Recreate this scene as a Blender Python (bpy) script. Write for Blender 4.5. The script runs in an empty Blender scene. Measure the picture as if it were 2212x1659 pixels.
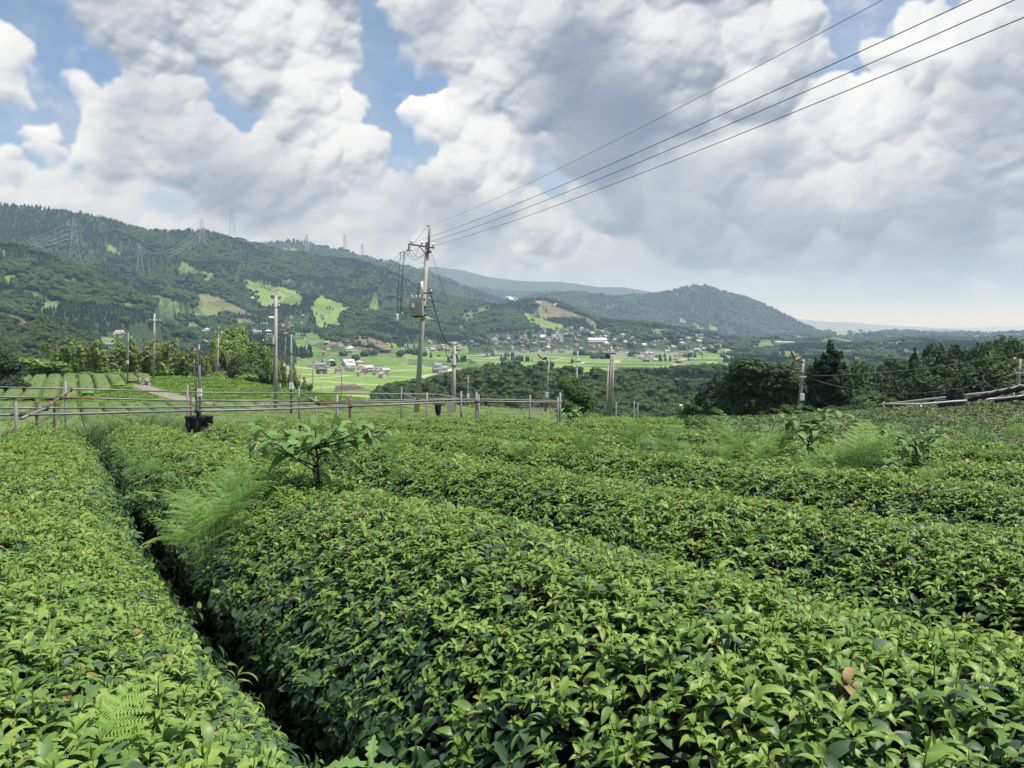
import bpy, bmesh, math, random
import numpy as np
from mathutils import Vector, Matrix, Euler, Quaternion

random.seed(7)
RNG = np.random.default_rng(11)
C = bpy.context.scene.collection
SC = bpy.context.scene
R = math.radians

# ------------------------------------------------------------------ camera
F = 1106 / math.tan(R(33.5))          # focal length in picture units (picture 2212 x 1659)
PITCH = R(4.14)
cam_d = bpy.data.cameras.new('camera')
cam_d.sensor_width = 36
cam_d.lens = 18 / math.tan(R(33.5))
cam_d.clip_start = 0.05
cam_d.clip_end = 60000
cam = bpy.data.objects.new('camera', cam_d)
cam.rotation_euler = (R(90) - PITCH, 0, 0)
C.objects.link(cam)
SC.camera = cam
CP, SP = math.cos(PITCH), math.sin(PITCH)


def ray(u, v):
    a = (u - 1106) / F
    b = (v - 829.5) / F
    return Vector((a, CP - b * SP, -SP - b * CP))


def P(u, v, y):
    d = ray(u, v)
    return d * (y / d.y)


def proj(x, y, z):
    """arrays -> picture coordinates"""
    f = y * CP - z * SP
    up = y * SP + z * CP
    f = np.where(f < 0.05, 0.05, f)
    return 1106 + F * x / f, 829.5 - F * up / f


# ------------------------------------------------------------------ sun, sky, exposure
SKY_K, ENV_TURN, HAZE = .075, -90, 1.55e-4
SUN_EL, SUN_AZ = R(67), R(100)       # azimuth from +Y towards +X
sun_dir = Vector((math.sin(SUN_AZ) * math.cos(SUN_EL), math.cos(SUN_AZ) * math.cos(SUN_EL), math.sin(SUN_EL)))
sun_d = bpy.data.lights.new('sun', 'SUN')
sun_d.energy = 4.5
sun_d.angle = R(1.2)
sun_d.color = (1, .955, .88)
sun = bpy.data.objects.new('sun', sun_d)
sun.rotation_euler = sun_dir.to_track_quat('Z', 'Y').to_euler()
C.objects.link(sun)
SC.view_settings.view_transform = 'Standard'
SC.view_settings.look = 'None'
SC.view_settings.gamma = 1
SC.view_settings.exposure = 0.85
SC.view_settings.use_curve_mapping = False
SC.cycles.max_bounces = 6
SC.cycles.diffuse_bounces = 3
SC.cycles.glossy_bounces = 2
SC.cycles.transmission_bounces = 3
SC.cycles.volume_bounces = 0


class NT:
    """small helper to wire shader nodes"""
    def __init__(s, tree):
        s.t = tree
        tree.nodes.clear()

    def n(s, typ, **kw):
        nd = s.t.nodes.new(typ)
        for k, val in kw.items():
            if k == 'inp':
                for kk, vv in val.items():
                    s.set(nd.inputs[kk], vv)
            else:
                setattr(nd, k, val)
        return nd

    def set(s, sock, val):
        if isinstance(val, bpy.types.NodeSocket):
            s.t.links.new(val, sock)
        else:
            sock.default_value = val

    def math(s, op, a, b=0.0, c=0.0, clamp=False):
        nd = s.n('ShaderNodeMath', operation=op, use_clamp=clamp)
        s.set(nd.inputs[0], a); s.set(nd.inputs[1], b); s.set(nd.inputs[2], c)
        return nd.outputs[0]

    def mix(s, f, a, b, mode='MIX'):
        nd = s.n('ShaderNodeMix', data_type='RGBA', blend_type=mode)
        s.set(nd.inputs['Factor'], f); s.set(nd.inputs['A'], a); s.set(nd.inputs['B'], b)
        # RGBA sockets
        s.set([i for i in nd.inputs if i.name == 'A' and i.type == 'RGBA'][0], a)
        s.set([i for i in nd.inputs if i.name == 'B' and i.type == 'RGBA'][0], b)
        return [o for o in nd.outputs if o.type == 'RGBA'][0]

    def maprange(s, val, a, b, c=0.0, d=1.0, smooth=False):
        nd = s.n('ShaderNodeMapRange', interpolation_type='SMOOTHSTEP' if smooth else 'LINEAR')
        s.set(nd.inputs[0], val)
        for i, q in enumerate((a, b, c, d)):
            s.set(nd.inputs[i + 1], q)
        return nd.outputs[0]

    def noise(s, vec, scale, detail=4.0, rough=.5, dist=0.0):
        nd = s.n('ShaderNodeTexNoise')
        if vec is not None:
            s.set(nd.inputs['Vector'], vec)
        nd.inputs['Scale'].default_value = scale
        nd.inputs['Detail'].default_value = detail
        nd.inputs['Roughness'].default_value = rough
        nd.inputs['Distortion'].default_value = dist
        return nd.outputs['Fac']


# numpy noise
def vnoise(x, y, seed=0):
    xi = np.floor(x).astype(np.int64); yi = np.floor(y).astype(np.int64)
    xf = x - xi; yf = y - yi
    xf = xf * xf * (3 - 2 * xf); yf = yf * yf * (3 - 2 * yf)

    def h(a, b):
        n = (a * 374761393 + b * 668265263 + seed * 974634777) & 0xffffffff
        n = ((n ^ (n >> 13)) * 1274126177) & 0xffffffff
        return ((n ^ (n >> 16)) & 0xffff) / 65535.0
    return (h(xi, yi) * (1 - xf) + h(xi + 1, yi) * xf) * (1 - yf) + (h(xi, yi + 1) * (1 - xf) + h(xi + 1, yi + 1) * xf) * yf


def fbm(x, y, octv=4, seed=0, gain=.5):
    s = 0; a = 1; tot = 0
    for i in range(octv):
        s = s + a * (vnoise(x * 2 ** i + 17.3 * i, y * 2 ** i - 9.1 * i, seed + i) - .5)
        tot += a; a *= gain
    return s / tot * 2     # about -1..1


def sky_angles(u, v):
    a = (np.asarray(u, float) - 1106) / F; b = (np.asarray(v, float) - 829.5) / F
    dx, dy, dz = a, CP - b * SP, -SP - b * CP
    return np.degrees(np.arctan2(dx, dy)), np.degrees(np.arctan2(dz, np.hypot(dx, dy)))


def puffs_of(lst, seed, n1=16, n2=34, n3=60):
    """cumulus heaps: every (u, v, radius) heap gets smaller and smaller heads on it -> rows (az, el, r)"""
    rng = np.random.default_rng(seed)
    out = []
    for (u, v, r) in lst:
        az, el = sky_angles(u, v)
        R0 = r / F * 57.3
        out.append((az, el, R0 * .62))
        for (n, f0, f1, sp) in ((n1, .28, .5, .62), (n2, .13, .26, .85), (n3, .05, .12, .98)):
            an = rng.random(n) * 6.283; q = np.sqrt(rng.random(n)) * sp
            for k in range(n):
                out.append((az + math.cos(an[k]) * q[k] * R0, el + math.sin(an[k]) * q[k] * R0 * .8, R0 * rng.uniform(f0, f1)))
    return out


def random_heaps(seed, n, el0, el1, r0, r1):
    """the same kind of sky outside the picture"""
    rng = np.random.default_rng(seed)
    out = []
    for k in range(n):
        az = rng.uniform(-180, 180)
        el = rng.uniform(el0, el1)
        if abs(az) < 40 and el < 27:
            continue
        Rr = rng.uniform(r0, r1)
        out.append((az, el, Rr * .62))
        for (m, f0, f1, sp) in ((12, .28, .5, .65), (18, .13, .26, .9)):
            for j in range(m):
                a = rng.uniform(0, 6.283); q = math.sqrt(rng.random()) * sp
                out.append((az + math.cos(a) * q * Rr / max(.3, math.cos(math.radians(el))), el + math.sin(a) * q * Rr * .8, Rr * rng.uniform(f0, f1)))
    return out


def shifted(h, dy, dx):
    return np.roll(np.roll(h, dy, axis=0), dx, axis=1)


def blur(h, n):
    for ax in (0, 1):
        c = np.cumsum(np.concatenate([np.repeat(np.take(h, [0], ax), n + 1, ax), h, np.repeat(np.take(h, [-1], ax), n, ax)], ax), ax)
        k = 2 * n + 1
        h = (np.take(c, range(k, c.shape[ax]), ax) - np.take(c, range(0, c.shape[ax] - k), ax)) / k
    return h


def cloud_layer(A, E, puffs, step, warp, soft, seed):
    """height field of the heaps -> cover, light"""
    wx = warp * (fbm(A / 3.2, E / 2.6, 5, seed, .58)); wy = warp * (fbm(A / 3.2 + 31, E / 2.6 + 7, 5, seed + 9, .58))
    Aw = A + wx; Ew = E + wy
    Hh = np.zeros_like(A)
    az0, el0 = A[0, 0], E[0, 0]
    ny, nx = A.shape
    for (a, e, r) in puffs:
        ce = max(.25, math.cos(math.radians(e)))
        m = r + warp * 1.3
        j0 = max(0, int((a - m / ce - az0) / step)); j1 = min(nx, int((a + m / ce - az0) / step) + 2)
        i0 = max(0, int((e - m - el0) / step)); i1 = min(ny, int((e + m - el0) / step) + 2)
        if j1 <= j0 or i1 <= i0:
            continue
        da = (Aw[i0:i1, j0:j1] - a) * ce; de = Ew[i0:i1, j0:j1] - e
        q = r * r - da * da - de * de
        np.maximum(Hh[i0:i1, j0:j1], np.sqrt(np.clip(q, 0, None)), out=Hh[i0:i1, j0:j1])
    wisp = fbm(A / 2.4, E / 1.7, 6, seed + 40, .62)
    Hs = blur(blur(Hh, max(1, int(.10 / step))), max(1, int(.10 / step)))
    cover = np.clip((Hs * (1 + .5 * wisp) - soft * (.10 + .75 * wisp)) / soft, 0, 1)
    cover = cover * cover * (3 - 2 * cover)
    # undersides melt away, tops stay crisp
    Hb = blur(blur(Hh, max(1, int(.5 / step))), max(1, int(.5 / step)))
    low = np.clip(np.gradient(Hb, step, axis=0) * 1.6, 0, 1)
    sc = np.clip((Hb * (1 + .6 * wisp) - .1) / (soft * 2.2), 0, 1)
    cover = cover * (1 - low) + np.minimum(cover, sc * sc * (3 - 2 * sc)) * low

    def lit(n, amp, fs):
        q = Hh + amp * fbm(A / fs, E / (fs * .85), 4, seed + 60, .5) * np.clip(Hh, 0, 1.2)
        q = blur(blur(q, n), n)
        gy, gx = np.gradient(q, step)
        nz = 1 / np.sqrt(gx * gx + gy * gy + 1)
        return np.clip(.5 + .5 * (gx * .28 - gy * .78 + .62) * nz, 0, 1)     # light from above, a little from the left and from behind
    k_ = .07 / step
    lam = .34 * lit(max(1, int(7 * k_)), .9, 3.6) + .33 * lit(max(1, int(3 * k_)), .5, 1.8) + .33 * lit(max(1, int(.9 * k_)), .36, .9)
    # shade from the cloud that lies above, towards the sun
    tau = np.zeros_like(Hh)
    for k in range(1, 9):
        s_ = int(round(k * .62 / step))
        tau += shifted(Hs, -s_, int(s_ * .3)) * (1.15 - k * .09)
    tau /= 8
    return cover, lam, tau, Hh


def sky_picture(A, E, step):
    """clouds as seen from here: cover, and colour of the cloud"""
    FARB = [(u, 430 + 28 * math.sin(u * .013) + 22 * math.sin(u * .031), 62) for u in range(-300, 1000, 62)] + [(u, 490 + 20 * math.sin(u * .02), 52) for u in range(-200, 1250, 56)] + \
           [(u, 535 + 14 * math.sin(u * .017), 46) for u in range(300, 2500, 70)] + [(u, 568 + 10 * math.sin(u * .023), 34) for u in range(300, 1500, 52)] + [(u, 598 + 8 * math.sin(u * .03), 26) for u in range(760, 1400, 60)] + [(30, 360, 55), (90, 385, 50), (215, 400, 60), (800, 380, 75), (860, 420, 80), (940, 480, 90), (820, 470, 80), (690, 455, 60), (1240, 540, 70), (1420, 545, 80)]
    MIDB = [(20, 140, 62), (2, 175, 50), (182, 205, 34), (196, 245, 40), (215, 300, 62), (230, 335, 70), (82, 288, 38), (95, 320, 34), (15, 360, 44),
            (960, 275, 82), (905, 262, 50), (1040, 300, 85), (1010, 370, 90), (960, 400, 60), (1100, 330, 95), (1080, 440, 110), (1160, 500, 100), (980, 500, 90),
            (1500, 290, 80), (1440, 330, 75), (1560, 380, 130), (1700, 330, 120), (1840, 280, 130), (1950, 260, 110), (1960, 100, 80), (2030, 140, 110),
            (1350, 430, 120), (1500, 470, 140), (1680, 470, 150), (1860, 440, 150), (2050, 420, 170), (2200, 380, 160), (1800, 540, 100), (2000, 560, 110), (2180, 540, 110), (2380, 420, 170),
            (720, 220, 70), (770, 225, 38), (745, 330, 85), (640, 330, 90), (690, 270, 80), (2350, 200, 200)]
    TOPB = [(300, 10, 120), (230, -60, 120), (330, 110, 85), (290, 200, 62), (345, 150, 34), (450, 30, 110), (560, 60, 130), (680, 60, 100), (740, 75, 50), (560, 160, 85), (640, 210, 85), (500, 120, 60), (690, 150, 80),
            (370, 250, 95), (400, 330, 120), (480, 370, 120), (580, 400, 110), (680, 400, 80), (320, 330, 60), (430, 280, 65), (560, 330, 80), (300, 270, 55),
            (950, 20, 110), (880, 125, 38), (910, 140, 45), (1000, 90, 110), (1090, 30, 130), (1060, 150, 110), (1200, 80, 160), (1180, 200, 130), (1320, 40, 150), (1340, 190, 170), (1290, 300, 130), (1470, 120, 170), (1480, 220, 120),
            (1620, 70, 140), (1630, 190, 120), (1720, 120, 80), (1250, -120, 200), (1500, -100, 200), (700, -100, 160), (450, -110, 160),
            (2150, 120, 140), (2080, 40, 60), (2212, 220, 130), (2120, 260, 110), (2080, 350, 80), (2330, 100, 200)]
    layers = [
        (puffs_of(FARB, 1, 8, 14, 14) + random_heaps(71, 90, 3, 12, 3, 6), 1.1, .75, 100, .10, .12),
        (puffs_of(MIDB, 2) + random_heaps(72, 70, 10, 40, 6, 12), 1.15, .48, 200, .15, .0),
        (puffs_of(TOPB, 3) + random_heaps(73, 70, 25, 88, 8, 16), 1.35, .55, 300, .17, .0),
    ]
    cov = np.zeros_like(A); rgb = np.zeros(A.shape + (3,))
    DK = [(300, 190, 120, .55), (560, 405, 150, .75), (720, 415, 80, .4), (245, 335, 70, .6), (1300, 240, 210, 1.0), (1210, 130, 90, .5), (960, 30, 80, .6),
          (960, 430, 130, .7), (870, 120, 60, .9), (1680, 500, 280, .7), (1420, 330, 110, .5), (2090, 540, 200, .75), (2140, 200, 150, .55), (1690, 320, 50, .6), (1380, 520, 170, .5), (1010, 500, 110, .5)]
    BR = [(200, 205, 60, .5), (85, 280, 55, .6), (590, 70, 190, .6), (700, 190, 110, .5), (740, 330, 90, .4), (960, 270, 100, .8), (1060, 320, 80, .6), (1490, 270, 70, .7), (1230, 40, 130, .35),
          (1960, 90, 90, .7), (1900, 270, 100, .6), (1450, 50, 170, .5), (2160, 400, 110, .4), (10, 130, 70, .6), (1630, 60, 120, .5), (1050, 160, 80, .4), (1800, 380, 120, .4), (330, 140, 40, .6)]
    adj = np.zeros_like(A)
    wA = A + 2.2 * fbm(A / 5, E / 5, 4, 901); wE = E + 2.2 * fbm(A / 5 + 50, E / 5, 4, 902)
    for lst, sg in ((DK, -1), (BR, 1)):
        for (u, v, r, w) in lst:
            az, el = sky_angles(u, v); rr = r / F * 57.3
            d2 = ((wA - az) ** 2 + (wE - el) ** 2) / (rr * rr)
            adj += sg * w * np.exp(-d2 * 1.3)
    adj = np.clip(adj, -1, .8)
    for (pf, warp, soft, seed, kt, lift) in layers:
        c, lam, tau, Hh = cloud_layer(A, E, pf, step, warp, soft, seed)
        sh = .60 + (1.45 if lift == 0 else .8) * np.clip(1 + .75 * adj, .28, 1.15) * (lam - .72) - kt * .95 * np.clip(tau, 0, 3.2) + lift + (.24 if lift == 0 else .10) + .50 * adj - .04
        sh = sh + .10 * np.clip(1 + .6 * adj, .35, 1) * fbm(A / 2.2, E / 1.5, 5, seed + 5, .6)
        sh = .5 + .5 * np.tanh((sh - .5) * 1.55) / .93
        lc = np.repeat(np.clip(sh, 0, 1)[..., None], 3, -1)
        c = c * (.90 if lift else .97)
        rgb = rgb * (1 - c[..., None]) + lc * c[..., None]
        cov = cov * (1 - c) + c
    lum = np.clip(rgb[..., 1] / np.maximum(cov, .02), 0, 1)
    # thin veil between the heaps
    veil = np.clip(.12 + .42 * fbm(A / 7, E / 4, 4, 555) + .26 * np.clip((A + 4) / 12, 0, 1) + .85 * np.clip((11 - E) / 6, 0, 1) * (.75 + .8 * fbm(A / 3, E / 1.0, 5, 556)), 0, .92)
    lum = (lum * cov + (.50 + .22 * fbm(A / 4, E / 1.2, 5, 557)) * (1 - cov) * veil) / np.maximum(cov + (1 - cov) * veil, .02)
    cov = cov + (1 - cov) * veil
    lum = blur(lum, 1)
    nb_ = max(2, int(.45 / step))
    lum = np.clip(lum + .12 * (lum - blur(blur(lum, nb_), nb_)), 0, 1)      # crisper billows
    return lum, blur(cov, 1)


def cloud_image():
    """the cloud cover round the whole sky: red = how bright the cloud is, green = how much of it covers the blue"""
    W, Hg = 6144, 3072
    step = 360.0 / W
    pic = np.zeros((Hg, W, 4), dtype=np.float32); pic[..., 3] = 1
    k = 8
    hf = Hg // 2
    A, E = np.meshgrid(-180 + (np.arange(W // k + 1) + .5) * step * k, (np.arange(hf // k + 1) + .5) * step * k)
    l, c = sky_picture(A, E, step * k)
    pic[hf:, :, 0] = np.repeat(np.repeat(l, k, 0), k, 1)[:hf, :W]
    pic[hf:, :, 1] = np.repeat(np.repeat(c, k, 0), k, 1)[:hf, :W]
    j0 = int((180 - 45) / step); j1 = int((180 + 45) / step); i0 = hf - int(2 / step); i1 = hf + int(33 / step)
    A, E = np.meshgrid(-180 + (np.arange(j0, j1) + .5) * step, -90 + (np.arange(i0, i1) + .5) * step)
    l, c = sky_picture(A, E, step)
    pic[i0:i1, j0:j1, 0] = l; pic[i0:i1, j0:j1, 1] = c
    im = bpy.data.images.new('cloud_cover', W, Hg, alpha=False, float_buffer=True)
    im.colorspace_settings.name = 'Non-Color'
    im.pixels.foreach_set(pic.ravel())
    im.update()
    return im


def build_world():
    w = bpy.data.worlds.new('World')
    SC.world = w
    w.use_nodes = True
    t = NT(w.node_tree)
    out = t.n('ShaderNodeOutputWorld')
    bg = t.n('ShaderNodeBackground')
    sky = t.n('ShaderNodeTexSky', sky_type='NISHITA', sun_disc=False)
    sky.sun_elevation = SUN_EL
    sky.sun_rotation = SUN_AZ
    sky.altitude = 300
    sky.air_density = 1.0
    sky.dust_density = .4
    sky.ozone_density = 3.0
    skyc = t.mix(1.0, sky.outputs[0], (SKY_K, SKY_K, SKY_K, 1), 'MULTIPLY')
    tc = t.n('ShaderNodeTexCoord')
    env = t.n('ShaderNodeTexEnvironment', image=cloud_image(), interpolation='Linear')
    # the picture's middle column looks along +Y
    rot = t.n('ShaderNodeMapping')
    rot.inputs['Rotation'].default_value = (0, 0, R(ENV_TURN))
    t.set(rot.inputs['Vector'], tc.outputs['Generated'])
    t.set(env.inputs['Vector'], rot.outputs[0])
    se = t.n('ShaderNodeSeparateColor')
    t.set(se.inputs[0], env.outputs['Color'])
    rampn = t.n('ShaderNodeValToRGB')
    t.set(rampn.inputs[0], se.outputs[0])
    e = rampn.color_ramp.elements
    EX = 2 ** -SC.view_settings.exposure
    for k, (ps, cc) in enumerate(((.0, (.15, .20, .305)), (.25, (.235, .295, .41)), (.5, (.42, .49, .61)), (.75, (.71, .77, .855)), (1.0, (1.0, 1.0, 1.0)))):
        m1 = e[0] if k == 0 else (e[1] if k == 4 else e.new(ps))
        m1.position = ps
        m1.color = (cc[0] * EX, cc[1] * EX, cc[2] * EX, 1)
    col = t.mix(se.outputs[1], skyc, rampn.outputs[0])
    sep = t.n('ShaderNodeSeparateXYZ')
    t.set(sep.inputs[0], tc.outputs['Generated'])
    # paler towards the horizon, as the air thickens
    hz = t.maprange(sep.outputs[2], .0, .105, .94, 0.0, True)
    col = t.mix(hz, col, (.38 * EX, .515 * EX, .74 * EX, 1))
    t.set(bg.inputs[0], col)
    bg.inputs[1].default_value = 1.0
    t.t.links.new(bg.outputs[0], out.inputs[0])
    w.cycles.sampling_method = 'MANUAL'
    w.cycles.sample_map_resolution = 512


build_world()

# ------------------------------------------------------------------ helpers: materials
MATS = {}


def new_mat(name):
    m = bpy.data.materials.new(name)
    m.use_nodes = True
    return m, NT(m.node_tree)


def leaf_mat(name, c1, c2, c3, rough=.45, trans=.3, noise_scale=None, spec=.4, tcol=None, world_noise=None, wcol=None):
    """c1..c3 chosen per object/instance at random; noise varies it within one crown"""
    m, t = new_mat(name)
    out = t.n('ShaderNodeOutputMaterial')
    oi = t.n('ShaderNodeObjectInfo')
    rp = t.n('ShaderNodeValToRGB')
    e = rp.color_ramp.elements
    e[0].color = (*c1, 1); e[1].color = (*c3, 1)
    e[0].position = .08; e[1].position = .92
    mid = e.new(.5); mid.color = (*c2, 1)
    fac = oi.outputs['Random']
    geo = t.n('ShaderNodeNewGeometry')
    if noise_scale:
        nn = t.noise(geo.outputs['Position'], noise_scale, 3, .6)
        fac = t.math('ADD', t.math('MULTIPLY', fac, .45), t.math('MULTIPLY', t.math('SUBTRACT', nn, .26), 1.1), clamp=True)
    t.set(rp.inputs[0], fac)
    col = rp.outputs[0]
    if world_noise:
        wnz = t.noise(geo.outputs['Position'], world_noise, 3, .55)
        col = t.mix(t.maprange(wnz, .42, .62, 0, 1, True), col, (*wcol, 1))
    pb = t.n('ShaderNodeBsdfPrincipled')
    t.set(pb.inputs['Base Color'], col)
    pb.inputs['Roughness'].default_value = rough
    pb.inputs['Specular IOR Level'].default_value = spec
    if trans > 0:
        tr = t.n('ShaderNodeBsdfTranslucent')
        tc = t.mix(.5, col, (*(tcol or c3), 1))
        t.set(tr.inputs[0], tc)
        mx = t.n('ShaderNodeMixShader')
        mx.inputs[0].default_value = trans
        t.t.links.new(pb.outputs[0], mx.inputs[1]); t.t.links.new(tr.outputs[0], mx.inputs[2])
        t.t.links.new(mx.outputs[0], out.inputs[0])
    else:
        t.t.links.new(pb.outputs[0], out.inputs[0])
    MATS[name] = m
    return m


def plain_mat(name, col, rough=.6, metal=0.0, var=.25, scale=3.0, col2=None, lo=.45, hi=.6, bump=0.0, coord='obj'):
    m, t = new_mat(name)
    out = t.n('ShaderNodeOutputMaterial')
    pb = t.n('ShaderNodeBsdfPrincipled')
    tc = t.n('ShaderNodeTexCoord')
    vec = tc.outputs['Object']
    if coord == 'world':
        vec = t.n('ShaderNodeNewGeometry').outputs['Position']
    nn = t.noise(vec, scale, 6, .6)
    base = t.mix(t.maprange(nn, .25, .75, 0, 1), (*[c * (1 - var) for c in col], 1), (*[min(1, c * (1 + var)) for c in col], 1))
    if col2:
        n2 = t.noise(vec, scale * .37, 5, .65)
        base = t.mix(t.maprange(n2, lo, hi, 0, 1, True), base, (*col2, 1))
    t.set(pb.inputs['Base Color'], base)
    pb.inputs['Roughness'].default_value = rough
    pb.inputs['Metallic'].default_value = metal
    if bump:
        bp = t.n('ShaderNodeBump')
        bp.inputs['Strength'].default_value = bump
        t.set(bp.inputs['Height'], t.noise(vec, scale * 4, 5, .6))
        t.t.links.new(bp.outputs[0], pb.inputs['Normal'])
    t.t.links.new(pb.outputs[0], out.inputs[0])
    MATS[name] = m
    return m


leaf_mat('tea_young', (.125, .22, .048), (.165, .262, .058), (.222, .305, .075), .45, .30, spec=.3, tcol=(.26, .40, .04))
leaf_mat('tea_mid', (.070, .145, .036), (.096, .18, .042), (.126, .215, .05), .45, .24, spec=.32)
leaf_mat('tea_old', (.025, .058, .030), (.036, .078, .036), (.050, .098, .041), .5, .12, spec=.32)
leaf_mat('tea_brown', (.12, .10, .04), (.17, .13, .05), (.22, .15, .07), .6, .15)
leaf_mat('fern_leaf', (.08, .18, .045), (.14, .265, .06), (.215, .36, .085), .55, .35, spec=.3)
leaf_mat('weed_leaf', (.09, .185, .06), (.12, .225, .075), (.155, .265, .09), .6, .28, spec=.2)
leaf_mat('bamboo_leaf', (.12, .19, .045), (.18, .255, .06), (.265, .33, .10), .5, .4, .35)
leaf_mat('broad_leaf', (.036, .072, .022), (.056, .10, .028), (.082, .135, .036), .6, .2, .8, spec=.15)
leaf_mat('bright_leaf', (.10, .175, .035), (.14, .225, .042), (.20, .28, .055), .5, .3, .5)
leaf_mat('dark_leaf', (.020, .042, .018), (.032, .058, .022), (.052, .085, .031), .6, .15, .9, spec=.15)
leaf_mat('cedar_leaf', (.016, .035, .015), (.025, .050, .019), (.038, .066, .023), .7, .05, .9, spec=.12)
leaf_mat('far_broad', (.018, .038, .016), (.028, .055, .019), (.045, .075, .024), .8, 0, None, .05, world_noise=.006, wcol=(.036, .066, .022))  # colour darkened to stand in for cloud shadow over the far hills
leaf_mat('far_cedar', (.011, .026, .015), (.017, .036, .018), (.025, .047, .021), .8, 0, None, .05)  # darkened likewise, cloud shade put into the leaf colour
leaf_mat('grass_blade', (.10, .20, .032), (.14, .25, .04), (.185, .30, .055), .55, .3, .3)
leaf_mat('reed_blade', (.07, .13, .04), (.10, .18, .055), (.14, .22, .07), .5, .3, None)
plain_mat('bark', (.10, .08, .06), .9, scale=8)
plain_mat('stem_dark', (.028, .020, .015), .8, scale=20)
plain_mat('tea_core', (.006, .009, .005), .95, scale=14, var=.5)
plain_mat('soil', (.022, .018, .012), .95, scale=9, var=.5, bump=.5)
plain_mat('concrete_pole', (.30, .295, .285), .75, scale=2.2, var=.14, col2=(.21, .20, .19), lo=.52, hi=.7)
plain_mat('galvanised', (.165, .17, .18), .6, .2, scale=2.2, var=.22, col2=(.12, .105, .095), lo=.5, hi=.64)
plain_mat('rusty_steel', (.095, .045, .03), .9, .0, scale=5, var=.45, col2=(.17, .15, .14), lo=.56, hi=.66)
plain_mat('part_rusty', (.16, .16, .165), .65, .2, scale=1.2, var=.12, col2=(.20, .085, .045), lo=.53, hi=.60)
plain_mat('red_arm', (.26, .16, .14), .7, .1, scale=6, var=.25)
plain_mat('transformer_grey', (.34, .35, .35), .5, .1, scale=4, var=.12)
plain_mat('porcelain', (.72, .72, .70), .3, scale=4, var=.05)
plain_mat('dark_metal', (.05, .05, .055), .5, .4, scale=5)
plain_mat('black_cable', (.02, .02, .025), .6, scale=5)
plain_mat('grey_wire', (.11, .12, .14), .5, .3, scale=5)
plain_mat('pylon_steel', (.36, .38, .41), .5, .3, scale=.05, var=.1)
plain_mat('black_net', (.010, .010, .013), .75, scale=14, var=.5, bump=.6)
plain_mat('orange_blade', (.60, .17, .06), .45, scale=4, var=.15)
plain_mat('brown_blade', (.20, .085, .045), .55, scale=4, var=.2)
plain_mat('white_paint', (.72, .72, .70), .5, scale=3, var=.06)
plain_mat('pale_flower', (.62, .42, .33), .7, scale=30, var=.2)
plain_mat('dark_roof', (.075, .075, .08), .6, scale=2, var=.3)

# ------------------------------------------------------------------ helpers: meshes and objects


def tag(o, label=None, cat=None, group=None, kind=None):
    if label: o['label'] = label
    if cat: o['category'] = cat
    if group: o['group'] = group
    if kind: o['kind'] = kind
    return o


def empty(name, loc=(0, 0, 0), label=None, cat=None, group=None, rz=0.0):
    o = bpy.data.objects.new(name, None)
    o.empty_display_size = .1
    o.location = loc
    o.rotation_euler = (0, 0, rz)
    C.objects.link(o)
    return tag(o, label, cat, group)


def link(name, me, parent=None, loc=None):
    o = bpy.data.objects.new(name, me)
    C.objects.link(o)
    if parent is not None:
        o.parent = parent
    if loc is not None:
        o.location = loc
    return o


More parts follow.
